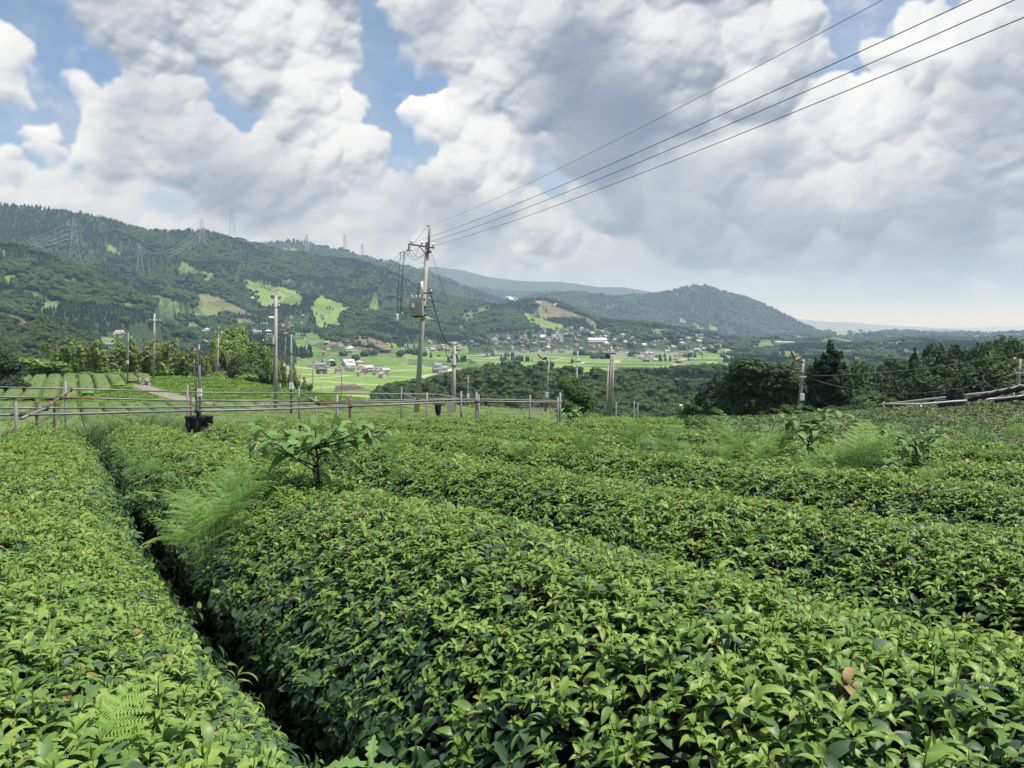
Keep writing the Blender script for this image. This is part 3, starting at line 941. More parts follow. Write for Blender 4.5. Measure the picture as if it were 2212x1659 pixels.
def scatter(name, pts, rot, scl, idx, protos, parent=None):
    pts = np.asarray(pts, dtype=np.float32)
    me = bpy.data.meshes.new(name)
    me.vertices.add(len(pts))
    me.vertices.foreach_set('co', pts.ravel())
    a = me.attributes.new('turn', 'FLOAT_VECTOR', 'POINT'); a.data.foreach_set('vector', np.asarray(rot, dtype=np.float32).ravel())
    scl = np.asarray(scl, dtype=np.float32)
    if scl.ndim == 1:
        scl = np.repeat(scl[:, None], 3, axis=1)
    a = me.attributes.new('size', 'FLOAT_VECTOR', 'POINT'); a.data.foreach_set('vector', scl.ravel())
    a = me.attributes.new('pick', 'INT', 'POINT'); a.data.foreach_set('value', np.asarray(idx, dtype=np.int32))
    o = link(name, me, parent)
    key = tuple(p.name for p in protos)
    if key not in scatter.trees:
        colx = bpy.data.collections.new('kinds')
        for p in protos:
            colx.objects.link(p)
        g = bpy.data.node_groups.new('scatter', 'GeometryNodeTree')
        g.interface.new_socket('Geometry', in_out='INPUT', socket_type='NodeSocketGeometry')
        g.interface.new_socket('Geometry', in_out='OUTPUT', socket_type='NodeSocketGeometry')
        gi = g.nodes.new('NodeGroupInput'); go = g.nodes.new('NodeGroupOutput')
        ci = g.nodes.new('GeometryNodeCollectionInfo')
        ci.inputs['Collection'].default_value = colx
        ci.inputs['Separate Children'].default_value = True
        ci.inputs['Reset Children'].default_value = True
        ip = g.nodes.new('GeometryNodeInstanceOnPoints')
        ip.inputs['Pick Instance'].default_value = True

        def named(n_, ty):
            nd = g.nodes.new('GeometryNodeInputNamedAttribute'); nd.data_type = ty
            nd.inputs['Name'].default_value = n_
            return nd.outputs['Attribute']
        e2r = g.nodes.new('FunctionNodeEulerToRotation')
        g.links.new(named('turn', 'FLOAT_VECTOR'), e2r.inputs[0])
        g.links.new(gi.outputs[0], ip.inputs['Points'])
        g.links.new(ci.outputs[0], ip.inputs['Instance'])
        g.links.new(named('pick', 'INT'), ip.inputs['Instance Index'])
        g.links.new(e2r.outputs[0], ip.inputs['Rotation'])
        g.links.new(named('size', 'FLOAT_VECTOR'), ip.inputs['Scale'])
        g.links.new(ip.outputs[0], go.inputs[0])
        scatter.trees[key] = g
    md = o.modifiers.new('scatter', 'NODES')
    md.node_group = scatter.trees[key]
    o['kind'] = 'stuff'
    return o


scatter.trees = {}


def proto(name, me):
    return bpy.data.objects.new(name, me)


def rand_unit(n, rng):
    v = rng.normal(size=(n, 3))
    return v / np.linalg.norm(v, axis=1)[:, None]


def leaf_cloud(name, centres, radii, n, size, mat, seed, aspect=1.8, droop=.0, shell=.35, keep=None):
    """many small bent leaf sprays near the surface of the given ellipsoid lobes; returns mesh"""
    rng = np.random.default_rng(seed)
    centres = np.asarray(centres, float); radii = np.asarray(radii, float)
    wgt = (radii[:, 0] * radii[:, 2]); wgt = wgt / wgt.sum()
    L = rng.choice(len(centres), n, p=wgt)
    d = rand_unit(n, rng)
    d[:, 2] = np.where(d[:, 2] < -.35, -d[:, 2] * .6, d[:, 2])
    rr = 1.06 - shell * rng.random(n) ** 1.3
    rr *= 1 + .12 * np.sin(d[:, 0] * 7 + L) * np.cos(d[:, 1] * 6 + d[:, 2] * 5)
    p = centres[L] + d * radii[L] * rr[:, None]
    nrm = d + rng.normal(size=(n, 3)) * .45 + np.array([0, 0, .35])
    nrm /= np.linalg.norm(nrm, axis=1)[:, None]
    t = np.cross(nrm, rand_unit(n, rng)); t /= np.linalg.norm(t, axis=1)[:, None]
    t[:, 2] -= droop
    b = np.cross(nrm, t)
    s = size * (.6 + .8 * rng.random(n))[:, None]
    l = t * s * aspect * .5; w = b * s * .5
    up = nrm * s * .18
    v = np.stack([p - l, p + w * .9 + up * 0, p + l - up, p - w * .9], axis=1)
    verts = v.reshape(-1, 3)
    q = np.arange(n * 4).reshape(n, 4)
    return np_mesh(name, verts, q, mat, smooth=False)


def solid_crown(name, lobes, mat, sub=3, seed=0, amp=.22):
    """closed lumpy crown made from overlapping lobes"""
    bm = bmesh.new()
    rnd = random.Random(seed)
    for (c, r) in lobes:
        res = bmesh.ops.create_icosphere(bm, subdivisions=sub, radius=1.0)
        ph = [rnd.random() * 9 for _ in range(6)]
        for vtx in res['verts']:
            d = vtx.co.normalized()
            k = 1 + amp * (math.sin(d.x * 6 + ph[0]) * math.sin(d.y * 6 + ph[1]) + .8 * math.sin(d.z * 7 + ph[2]) * math.sin(d.x * 9 + ph[3]) + .5 * math.sin(d.y * 13 + ph[4]) * math.sin(d.z * 14 + ph[5]))
            vtx.co = Vector(c) + Vector((d.x * r[0], d.y * r[1], d.z * r[2])) * k
    me = bpy.data.meshes.new(name)
    bm.to_mesh(me); bm.free()
    me.materials.append(MATS[mat])
    return me


def cone_crown(name, h, r, mat, seed, tiers=7, n=9):
    """ragged conifer: drooping, uneven tiers of boughs"""
    rnd = random.Random(seed)
    b = MB()
    for i in range(tiers):
        f = i / tiers
        z0 = h * (.10 + .9 * f)
        rr = r * (1 - f) ** .8 * (.9 + .2 * rnd.random()) + .05 * r
        zt = z0 + h * 1.9 / tiers
        vs = [(0, 0, min(zt, h * 1.02))]
        for k in range(n):
            an = 2 * math.pi * (k + .5 * (i % 2) + rnd.uniform(-.2, .2)) / n
            q = rr * (1.1 if k % 2 else .72) * rnd.uniform(.8, 1.15)
            vs.append((math.cos(an) * q, math.sin(an) * q, z0 - h * .03 * rnd.random()))
        b.add(vs, [(0, 1 + k, 1 + (k + 1) % n) for k in range(n)])
    return b.mesh(name, mat)


# ------------------------------------------------------------------ woods on the hills
far_protos = []
for k in range(4):
    rnd = random.Random(k)
    lob = [((rnd.uniform(-.28, .28), rnd.uniform(-.28, .28), .55 + rnd.uniform(-.1, .25)), (rnd.uniform(.26, .42), rnd.uniform(.26, .42), rnd.uniform(.28, .45))) for _ in range(5)]
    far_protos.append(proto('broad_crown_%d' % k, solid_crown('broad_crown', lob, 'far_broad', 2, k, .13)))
for k in range(3):
    far_protos.append(proto('cedar_crown_%d' % k, cone_crown('cedar_crown', 1.0, .30, 'far_cedar', k + 20, 6, 8)))


#==MORE==
# ------------------------------------------------------------------ villages in the valley
plain_mat('roof_silver', (.30, .31, .33), .5, scale=.8, var=.12, coord='world')
plain_mat('roof_grey', (.15, .155, .17), .6, scale=.8, var=.15, coord='world')
plain_mat('roof_dark', (.10, .10, .11), .6, scale=.8, var=.2, coord='world')
plain_mat('roof_brown', (.16, .10, .07), .7, scale=.8, var=.2, coord='world')
plain_mat('roof_white', (.46, .47, .49), .5, scale=.8, var=.06, coord='world')
plain_mat('wall_white', (.48, .47, .45), .8, scale=.5, var=.08, coord='world')
plain_mat('wall_cream', (.50, .45, .37), .8, scale=.5, var=.1, coord='world')
plain_mat('wall_timber', (.14, .09, .06), .8, scale=.5, var=.25, coord='world')
plain_mat('window_glass', (.03, .04, .05), .15, scale=1)


def house_meshes(style, L, Wd, h, rh, over=.7):
    """wall and roof of a farmhouse; style gable / hip / flat"""
    w = MB(); r = MB()
    w.box((0, 0, h / 2 - .6), (L, Wd, h + 1.2))
    a, b = L / 2 + over, Wd / 2 + over
    if style == 'gable':
        g = [(-L / 2, -Wd / 2, h), (-L / 2, Wd / 2, h), (-L / 2, 0, h + rh * .86), (L / 2, -Wd / 2, h), (L / 2, Wd / 2, h), (L / 2, 0, h + rh * .86)]
        w.add(g, [(0, 2, 1), (3, 4, 5)])
        t_ = .22
        z0 = h - .25
        for s in (-1, 1):
            r.add([(-a, s * b, z0), (a, s * b, z0), (a, 0, h + rh), (-a, 0, h + rh), (-a, s * b, z0 + t_), (a, s * b, z0 + t_), (a, 0, h + rh + t_), (-a, 0, h + rh + t_)],
                  [(0, 1, 2, 3), (4, 5, 6, 7), (0, 1, 5, 4), (0, 3, 7, 4), (1, 2, 6, 5)])
        r.box((0, 0, h + rh + t_), (2 * a, .5, .35))
    elif style == 'hip':
        z0 = h - .2
        k = max(.8, a - b)
        r.add([(-a, -b, z0), (a, -b, z0), (a, b, z0), (-a, b, z0), (-k, 0, h + rh), (k, 0, h + rh)], [(0, 1, 5, 4), (2, 3, 4, 5), (1, 2, 5), (3, 0, 4), (3, 2, 1, 0)])
        r.box((0, 0, h + rh + .05), (2 * k, .5, .4))
    else:
        z0 = h
        r.add([(-a, -b, z0), (a, -b, z0), (a, b, z0 + rh * .5), (-a, b, z0 + rh * .5), (-a, -b, z0 + .3), (a, -b, z0 + .3), (a, b, z0 + rh * .5 + .3), (-a, b, z0 + rh * .5 + .3)],
              [(3, 2, 1, 0), (4, 5, 6, 7), (0, 1, 5, 4), (1, 2, 6, 5), (2, 3, 7, 6), (3, 0, 4, 7)])
    # a lower verandah roof along the front
    if style != 'flat' and L > 9:
        r.add([(-a, -b - 1.6, h * .48), (a, -b - 1.6, h * .48), (a, -Wd / 2, h * .62), (-a, -Wd / 2, h * .62), (-a, -b - 1.6, h * .48 + .2), (a, -b - 1.6, h * .48 + .2), (a, -Wd / 2, h * .62 + .2), (-a, -Wd / 2, h * .62 + .2)],
              [(3, 2, 1, 0), (4, 5, 6, 7), (0, 1, 5, 4), (1, 2, 6, 5), (3, 0, 4, 7)])
    return w, r


HOUSE_KINDS = []
for (st, L, Wd, h, rh) in (('gable', 13, 8, 5.2, 2.8), ('hip', 11, 9, 5.4, 2.6), ('gable', 9, 6.5, 3.2, 2.2), ('hip', 9, 8, 5.6, 2.2), ('flat', 16, 9, 4.2, 1.6), ('gable', 17, 8, 4.0, 2.4)):
    HOUSE_KINDS.append((st, L, Wd, house_meshes(st, L, Wd, h, rh), h))
HM = {}
HOUSE_XY = []


def place_house(p, kind, roof, wall, rz, label, group, sc=1.0, windows=False):
    st, L, Wd, (w, r), h = HOUSE_KINDS[kind]
    for key, mb, mt in ((('w', kind, wall), w, wall), (('r', kind, roof), r, roof)):
        if key not in HM:
            HM[key] = mb.mesh('house', mt)
    e = empty('house', p, label, 'house', group, rz)
    e.scale = (sc, sc, sc)
    link('wall', HM[('w', kind, wall)], e)
    link('roof', HM[('r', kind, roof)], e)
    if windows:
        if 'win' not in HM:
            HM['win'] = MB().box((0, 0, 0), (1.5, .12, 1.1)).mesh('window', 'window_glass')
        n = max(2, int(L // 3.2))
        for k in range(n):
            for zz in ((h * .78,) if h > 5 else (h * .6,)):
                o = link('window', HM['win'], e)
                o.location = (-L / 2 + (k + .5) * L / n, -Wd / 2 - .03, zz)
    HOUSE_XY.append((p.x, p.y, L * .6 * sc))


CLUSTERS = [   # left, right, top, bottom in the picture, how many, label, size
    (692, 757, 744, 764, 8, 'the hamlet above the rice fields', 1.0),
    (690, 734, 786, 808, 6, 'the left rice field farm group', 1.0),
    (742, 792, 786, 806, 7, 'the middle rice field farm group', 1.0),
    (780, 834, 803, 818, 7, 'the farm row by the track', 1.0),
    (938, 998, 794, 813, 8, 'the farms beside the wooded hill', 1.0),
    (902, 938, 826, 843, 4, 'the farms beside the main pole', .9),
    (912, 1032, 738, 766, 16, 'the row edging the rice fields', 1.0),
    (1066, 1216, 727, 764, 46, 'the near half of the town', .95),
    (1165, 1316, 709, 758, 50, 'the upper part of the town', .95),
    (1308, 1576, 726, 766, 62, 'the right half of the town', .95),
    (1368, 1500, 767, 786, 14, 'the town edge behind the ridge', .95),
    (217, 262, 728, 756, 4, 'the farm below the left spur', 1.1),
    (296, 344, 746, 757, 2, 'the sheds behind the bamboo grove', 1.0),
    (543, 586, 701, 727, 6, 'the houses above the leafy tree', 1.1),
    (585, 700, 680, 713, 9, 'the houses below the dark woods', 1.0),
    (404, 463, 704, 729, 5, 'the houses above the bamboo grove', 1.0),
]
town_rng = random.Random(3)
ROOFS = ['roof_silver', 'roof_grey', 'roof_silver', 'roof_dark', 'roof_brown', 'roof_white', 'roof_grey']
WALLS = ['wall_white', 'wall_cream', 'wall_white', 'wall_timber', 'wall_cream']
for ci, (u0, u1, v0, v1, n, lab, sc) in enumerate(CLUSTERS):
    done = 0
    for tr in range(n * 6):
        if done >= n:
            break
        p = hit(town_rng.uniform(u0, u1), town_rng.uniform(v0, v1))
        if p is None or p.length > 3200:
            continue
        if any((p.x - q[0]) ** 2 + (p.y - q[1]) ** 2 < 10.5 ** 2 for q in HOUSE_XY):
            continue
        kd = town_rng.choice([0, 1, 1, 2, 3, 3, 0, 5] if ci != 11 else [5, 2, 0])
        rf = town_rng.choice(ROOFS if ci not in (11, 12) else ['roof_silver', 'roof_grey', 'roof_silver'])
        rz = .5 + town_rng.choice([0, math.pi / 2]) + town_rng.uniform(-.2, .2)
        uu_ = float(proj(np.array(p.x), np.array(p.y), np.array(p.z))[0]); f_ = (uu_ - u0) / (u1 - u0)
        hl = {'roof_silver': 'silver', 'roof_grey': 'grey', 'roof_dark': 'dark', 'roof_brown': 'brown', 'roof_white': 'white'}[rf] + ' roofed ' + {0: 'large house', 1: 'square house', 2: 'small house', 3: 'square house', 5: 'long house', 4: 'long shed'}[kd] + ' in ' + lab
        place_house(p, kd, rf, town_rng.choice(WALLS), rz, hl, lab, sc * .63 * town_rng.uniform(.8, 1.15), windows=ci < 6)
        done += 1
p = hit(1289, 742)
w_, r_ = house_meshes('gable', 30, 14, 6, 3)
e = empty('school_hall', p, 'large pale roofed hall in the middle of the valley town', 'hall', None, .15)
w_.build('wall', 'wall_white', e); r_.build('roof', 'roof_white', e)
HOUSE_XY.append((p.x, p.y, 30))
p = hit(1694, 744)
w_, r_ = house_meshes('flat', 34, 14, 4, 2)
e = empty('factory', p, 'long white roofed factory alone below the right mountain', 'factory', None, .1)
w_.build('wall', 'wall_white', e); r_.build('roof', 'roof_white', e)
HOUSE_XY.append((p.x, p.y, 26))
HOUSE_XY = np.array(HOUSE_XY)


def near_house(x, y):
    m = np.zeros(len(x), dtype=bool)
    for (hx, hy, hr) in HOUSE_XY:
        m |= (np.abs(x - hx) < hr + 4) & (np.abs(y - hy) < hr + 9)
    return m


# ------------------------------------------------------------------ leafy crowns used by the trees
def leafy(name, lobes, n, size, mat, seed, core=.72, droop=0.0, core_mat='cedar_leaf'):
    cen = [l[0] for l in lobes]; rad_ = [l[1] for l in lobes]
    me = leaf_cloud(name, cen, rad_, n, size, mat, seed, droop=droop)
    bm = bmesh.new(); bm.from_mesh(me)
    for (c, r) in lobes:
        res = bmesh.ops.create_icosphere(bm, subdivisions=2, radius=1.0)
        for vtx in res['verts']:
            vtx.co = Vector((c[0] + vtx.co.x * r[0] * core, c[1] + vtx.co.y * r[1] * core, c[2] + vtx.co.z * r[2] * core))
            for f in vtx.link_faces:
                f.material_index = 1
    bm.to_mesh(me); bm.free()
    me.materials.append(MATS[core_mat])
    return me


def round_lobes(seed, n=11, flat=1.0):
    rnd = random.Random(seed)
    L = [((0, 0, .55), (.30, .30, .32 * flat)), ((0, 0, .28), (.31, .31, .22))]
    for k in range(n):
        an = k * 2.4 + rnd.uniform(-.5, .5); q = rnd.uniform(.16, .34); z = .16 + .70 * ((k * .618 + rnd.random() * .2) % 1)
        s = rnd.uniform(.13, .23) * (1.15 - abs(z - .5) * .6)
        q *= 1.15 - abs(z - .48) * 1.1
        L.append(((math.cos(an) * q, math.sin(an) * q, z), (s, s, s * .85)))
    return L


def cedar_lobes(seed, n=26, sharp=1.0):
    rnd = random.Random(seed)
    L = [((0, 0, .3), (.2, .2, .26)), ((0, 0, .6), (.13, .13, .25)), ((0, 0, .85), (.05, .05, .17))]
    for k in range(n):
        z = .08 + .8 * (k / n)
        an = k * 2.4 + rnd.random()
        q = .34 * (1 - z) ** .75 * rnd.uniform(.75, 1.15)
        s = .05 + .11 * (1 - z)
        L.append(((math.cos(an) * q, math.sin(an) * q, z), (s, s, s * .75)))
    return L


# woods again, but near enough to see the leaves move apart
mid_protos = []
for k in range(3):
    mid_protos.append(proto('leafy_crown_%d' % k, leafy('leafy_crown', round_lobes(k + 40, 9), 1500, .055, 'broad_leaf', k + 1, .8, core_mat='broad_leaf')))
for k in range(2):
    mid_protos.append(proto('pine_crown_%d' % k, leafy('pine_crown', cedar_lobes(k + 50, 20), 1200, .05, 'cedar_leaf', k + 9, .8)))

WOOD_PROTOS = far_protos


def wood(name, bands, label, protos, nb, seed, extra=None, clump_only=False):
    rng = np.random.default_rng(seed)
    parts = []
    for (r0, r1, rho, sz) in bands:
        n = int(R(78) / 2 * (r1 ** 2 - r0 ** 2) * rho)
        r = np.sqrt(rng.random(n) * (r1 ** 2 - r0 ** 2) + r0 ** 2)
        az = R(-39) + rng.random(n) * R(78)
        x, y = r * np.sin(az), r * np.cos(az)
        z = height(x, y)
        keep = ~hidden(x, y, z, sz * 1.6 + r * .004)
        ye = np.interp(x, EDGE_X, EDGE_Y)
        keep &= (y > ye + 12) if r0 < 500 else (r > 0)
        x, y, z, r = x[keep], y[keep], z[keep], r[keep]
        lu_ = land_use(x, y, z)
        keep = ((lu_ < 0) | (rng.random(len(x)) < .018) | ((lu_ == 0) & (fbm(x / 45, y / 45, 3, 97) > .33))) & ~near_house(x, y) & ~(mosaic(x, y, z) & (rng.random(len(x)) < .96))
        onfl = (z < FLOOR + 6.5) & (np.degrees(np.arctan2(x, y)) + 4 * fbm(x / 60, y / 60, 3, 95) < 16)
        clump = fbm(x / 55, y / 55, 3, 91)
        uu, vv = proj(x, y, z)
        keep &= ~onfl | ((clump > .52) & (rng.random(len(x)) < .6)) | (r < 300) | ((r < 560) & (uu > 1010)) | ((uu > 1590) & (clump > -.12))
        keep &= ~(in_poly(uu, vv, TOWN)) | (rng.random(len(x)) < .16)
        x, y, z, r = x[keep], y[keep], z[keep], r[keep]
        n = len(x)
        stand = fbm(x / 130, y / 130, 3, 61) + .35 * fbm(x / 30, y / 30, 2, 62)
        ced = stand > (.02 if nb == 4 else .22)
        idx = np.where(ced, nb + rng.integers(0, len(protos) - nb, n), rng.integers(0, nb, n))
        s = sz * (.55 + .9 * rng.random(n))
        hgt = np.where(ced, s * 1.12, s * 1.12)
        wid = np.where(ced, s * 1.15, s * 1.38)
        parts.append((np.stack([x, y, z - .8], 1), np.stack([rng.normal(0, .06, n), rng.normal(0, .06, n), rng.random(n) * 6.28], 1), np.stack([wid, wid, hgt], 1), idx))
    pts = np.concatenate([p[0] for p in parts]); rot = np.concatenate([p[1] for p in parts]); scl = np.concatenate([p[2] for p in parts]); idx = np.concatenate([p[3] for p in parts])
    print(name, len(pts))
    return tag(scatter(name, pts, rot, scl, idx, protos), label, 'forest', kind='stuff')


TOWN = [(832, 752), (1000, 742), (1060, 718), (1180, 708), (1300, 712), (1420, 738), (1560, 748), (1575, 762), (1400, 775), (1240, 765), (1050, 768), (870, 760)]
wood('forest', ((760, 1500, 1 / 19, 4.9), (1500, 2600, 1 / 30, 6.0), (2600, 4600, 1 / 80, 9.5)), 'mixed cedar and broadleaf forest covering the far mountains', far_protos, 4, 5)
wood('forest', ((150, 330, 1 / 14, 5.0), (330, 760, 1 / 18, 5.4)), 'dense green wood on the hill below the tea terrace', mid_protos, 3, 6)

# ------------------------------------------------------------------ pylons on the mountain


def pylon(ub, vb, vt, label, dist=None, arms=4):
    b = hit(ub, vb, rmin=400) if dist is None else P(ub, vb, dist)
    hgt = (vb - vt) / F * b.y
    e = empty('transmission_tower', b, label, 'pylon', None, .5)
    wb = hgt * .115
    m = MB(); th = .18 * (b.y / 1100)

    def wz(z):
        f = z / hgt
        return wb * (1 - f) ** 1.2 * .8 + hgt * .022
    lv = [0, .16, .3, .42, .53, .63, .72, .8, .88, .95, 1.0]
    for sx in (-1, 1):
        for sy in (-1, 1):
            lg = MB()
            for a, c in zip(lv[:-1], lv[1:]):
                lg.bar((sx * wz(a * hgt), sy * wz(a * hgt), a * hgt), (sx * wz(c * hgt), sy * wz(c * hgt), c * hgt), th * 1.25)
            lg.build('leg', 'pylon_steel', e)
    for a, c in zip(lv[:-1], lv[1:]):
        za, zc = a * hgt, c * hgt
        for s in (-1, 1):
            m.bar((-wz(za), s * wz(za), za), (wz(zc), s * wz(zc), zc), th * .7); m.bar((wz(za), s * wz(za), za), (-wz(zc), s * wz(zc), zc), th * .7)
            m.bar((s * wz(za), -wz(za), za), (s * wz(zc), wz(zc), zc), th * .7); m.bar((s * wz(za), wz(za), za), (s * wz(zc), -wz(zc), zc), th * .7)
    m.build('bracing', 'pylon_steel', e)
    for k in range(arms):
        z = hgt * (.58 + .36 * k / (arms - 1))
        L = hgt * (.15 if k < arms - 1 else .11)
        am = MB()
        for s in (-1, 1):
            for q in (-1, 1):
                am.bar((s * wz(z), q * wz(z), z), (s * L, 0, z + hgt * .012), th * .8)
            am.bar((s * wz(z), 0, z + hgt * .035), (s * L, 0, z + hgt * .012), th * .8)
            am.bar((s * L, 0, z), (s * L, 0, z - hgt * .045), th * .6)
        am.build('crossarm', 'pylon_steel', e)
    return b, hgt


def wire(name, a, b, sag, r, label, n=14, mat='grey_wire', cat='wire', group=None):
    a, b = Vector(a), Vector(b)
    pts = [a.lerp(b, k / n) - Vector((0, 0, sag * 4 * (k / n) * (1 - k / n))) for k in range(n + 1)]
    o = MB().tube(pts, r, 5).build(name, mat, None, True)
    return tag(o, label, cat, group)


p1, h1 = pylon(163, 568, 472, 'tall steel lattice pylon on the near left spur')
p2, h2 = pylon(303, 588, 526, 'steel lattice pylon halfway up the wooded slope', arms=5)
p3, h3 = pylon(437, 533, 474, 'steel lattice pylon straddling the ridge behind the looping wires')
p4, h4 = pylon(502, 509, 455, 'steel lattice pylon standing highest against the clouds', 1925)
p5, h5 = pylon(663, 542, 507, 'small pylon on the saddle of the ridge', 2600)
p6, h6 = pylon(745, 540, 506, 'thin far pylon behind the sloping ridge', 3040)
p7, h7 = pylon(783, 552, 527, 'farthest small pylon low on the ridge', 3040)
for k in range(4):
    f = .58 + .36 * k / 3
    for s in (-1, 1):
        q = p1 + Vector((s * h1 * .13, 0, h1 * f - h1 * .05))
        wire('conductor', q, P(-260, 535 + 18 * k + 14 * s, 700), 14, .12, 'pale power line looping from the near pylon off to the left', 18, 'pylon_steel', 'power line', 'lines off the near pylon')
        if k < 3:
            a = p2 + Vector((s * h2 * .13, 0, h2 * (f - .05))); b = p3 + Vector((s * h3 * .13, 0, h3 * (f - .05)))
            wire('conductor', a, b, 26, .15, 'pale power line sagging between the two middle pylons', 18, 'pylon_steel', 'power line', 'lines between the middle pylons')

# ------------------------------------------------------------------ poles, wind machines and wires on the terrace


def pole_axis(ut, vt, ub, y):
    t_ = P(ut, vt, y)
    b = P(ub, 880, y)
    z = H1(b.x, b.y)
    return t_, Vector((b.x, b.y, z - .3))


def pole_thing(ut, vt, ub, y, r0, r1, label, name='utility_pole', mat='concrete_pole', cat='pole'):
    t_, b = pole_axis(ut, vt, ub, y)
    e = empty(name, b, label, cat)
    m = MB().tube([Vector((0, 0, 0)), (t_ - b) * .5, t_ - b], [r0, (r0 + r1) / 2, r1], 12)
    m.build('pole', mat, e, True)
    return e, t_, b


def on(e, P_):
    return Vector(P_) - Vector(e.location)


def crossarm(e, a, b, w, mat='galvanised', ins=3, name='crossarm'):
    a, b = on(e, a), on(e, b)
    MB().bar(a, b, w).build(name, mat, e)
    for k in range(ins):
        p = a.lerp(b, (k + .5) / ins if ins > 1 else .5)
        insulator(e, p + Vector((0, 0, w / 2)), w * .9)


def insulator(e, p, s):
    return MB().lathe(p, [(s * .35, 0), (s * .4, s * .8), (s * .95, s * 1.0), (s * .5, s * 1.5), (s * .95, s * 1.7), (s * .5, s * 2.2), (s * .3, s * 2.6)], 8).build('insulator', 'porcelain', e, True)


def transformer(e, c, wd, ht):
    c = on(e, c)
    root = MB().box(c, (wd, wd * .62, ht)).build('transformer', 'transformer_grey', e)
    f = MB()
    for k in range(11):
        x = c.x - wd / 2 + wd * (k + .5) / 11
        f.box((x, c.y - wd * .37, c.z - ht * .02), (wd * .045, wd * .16, ht * .84))
    f.build('cooling_fins', 'transformer_grey', root)['kind'] = 'stuff'
    MB().box((c.x, c.y, c.z + ht * .53), (wd * 1.06, wd * .7, ht * .07)).build('lid', 'transformer_grey', root)
    MB().box((c.x - wd * .2, c.y - wd * .46, c.z + ht * .1), (wd * .16, .02, ht * .25)).build('plate', 'white_paint', root)
    MB().lathe((c.x, c.y, c.z - ht * .62), [(wd * .26, 0), (wd * .32, ht * .12)], 12).build('drain_cap', 'dark_metal', root)
    for s in (-1, 0, 1):
        insulator(e, c + Vector((wd * .28 * s, -wd * .1, ht * .55)), wd * .08)


def fan_head(e, c, s, face=-1.0, blade='orange_blade', nb=3, tilt=.3, spin=.4, body='galvanised'):
    """wind machine: motor, bracket, blades"""
    c = on(e, c)
    ax = Vector((math.sin(face) * math.cos(tilt), -math.cos(face) * math.cos(tilt), -math.sin(tilt)))
    MB().lathe(c, [(s * .10, -s * .35), (s * .17, -s * .3), (s * .17, s * .15), (s * .09, s * .25), (s * .05, s * .34)], 10, ax).build('motor', body, e, True)
    hub = c + ax * s * .34
    q = ax.to_track_quat('Z', 'Y').to_matrix()
    for k in range(nb):
        an = spin + k * 2 * math.pi / nb
        d = q @ Vector((math.cos(an), math.sin(an), 0)); sd = q @ Vector((-math.sin(an), math.cos(an), .35))
        m = MB()
        prof = [(.06, .07), (.3, .16), (.6, .17), (.85, .12), (.95, .03)]
        vs = []
        for (a, w) in prof:
            for t_ in (-1, 1):
                for off in (-.012, .012):
                    vs.append(hub + d * s * a + sd * s * w * t_ * .6 + ax * s * off)
        fs = []
        for i in range(len(prof) - 1):
            o = i * 4
            fs += [(o, o + 4, o + 6, o + 2), (o + 1, o + 3, o + 7, o + 5), (o, o + 1, o + 5, o + 4), (o + 2, o + 6, o + 7, o + 3)]
        m.add(vs, fs + [(0, 2, 3, 1), (len(vs) - 4, len(vs) - 3, len(vs) - 1, len(vs) - 2)])
        m.build('blade', blade, e)


def fan_pole(ut, vt, ub, y, label, fu, fv, blade, size=.9, face=-.8, nb=3, spin=.4, r=.085, tilt=.3):
    e, t_, b = pole_thing(ut, vt, ub, y, r * 1.15, r, label, 'wind_machine', 'galvanised', 'wind machine')
    c = P(fu, fv, y - .2)
    MB().bar(on(e, t_) - Vector((0, 0, .15)), on(e, c), .09).build('bracket', 'galvanised', e)
    fan_head(e, c, size * .66, face, blade, nb, tilt, spin)
    MB().box(on(e, b.lerp(t_, .45)) + Vector((.05, -.16, 0)), (.24, .16, .42)).build('control_box', 'white_paint', e)
    MB().lathe(on(e, b.lerp(t_, .80)), [(r * 1.5, -.05), (r * 1.5, .05)], 10).build('clamp', 'galvanised', e)
    return e, t_


# the main pole with its transformer
YM = 55.0
def M7(a, b): return (829.4 + a * .1562, 466.6 + b * .1562)
def PM(a, b, dy=0.0): return P(*M7(a, b), YM + dy)
mp, mtop, mbase = pole_thing(*M7(603, 365), 897.5, YM, .20, .145, 'tall leaning concrete pole carrying a transformer and stepped crossarm')
MB().tube([on(mp, PM(612, 520, -.2)), on(mp, PM(634, 130, -.2))], .085, 10).build('steel_extension', 'galvanised', mp, True)
MB().bar(on(mp, PM(590, 135, -.2)), on(mp, PM(645, 135, -.2)), .07).build('top_bracket', 'dark_metal', mp)
arm = MB(); arm.bar(on(mp, PM(340, 388, -.35)), on(mp, PM(700, 442, -.35)), .11)
arm.build('crossarm', 'red_arm', mp)
MB().bar(on(mp, PM(345, 385, -.35)), on(mp, PM(345, 468, -.35)), .10).build('drop_arm', 'red_arm', mp)
MB().bar(on(mp, PM(228, 497, -.35)), on(mp, PM(376, 460, -.35)), .10).build('lower_arm', 'red_arm', mp)
MB().bar(on(mp, PM(485, 415, -.3)), on(mp, PM(582, 530, -.25)), .06).build('brace', 'dark_metal', mp)
for (a, b) in ((378, 388), (523, 408), (678, 434)):
    insulator(mp, on(mp, PM(a, b, -.35)) + Vector((0, 0, .03)), .10)
for (a, b) in ((235, 500), (287, 488), (372, 468)):
    MB().lathe(on(mp, PM(a, b, -.42)), [(.04, -.12), (.08, -.09), (.035, -.04), (.08, 0), (.035, .05), (.075, .09), (.03, .13)], 8, (1, 0, .2)).build('strain_insulator', 'porcelain', mp, True)
transformer(mp, PM(448, 1262, -.55), .95, 1.18)
MB().bar(on(mp, PM(440, 1395, -.4)), on(mp, PM(560, 1372, -.1)), .12).build('transformer_bracket', 'dark_metal', mp)
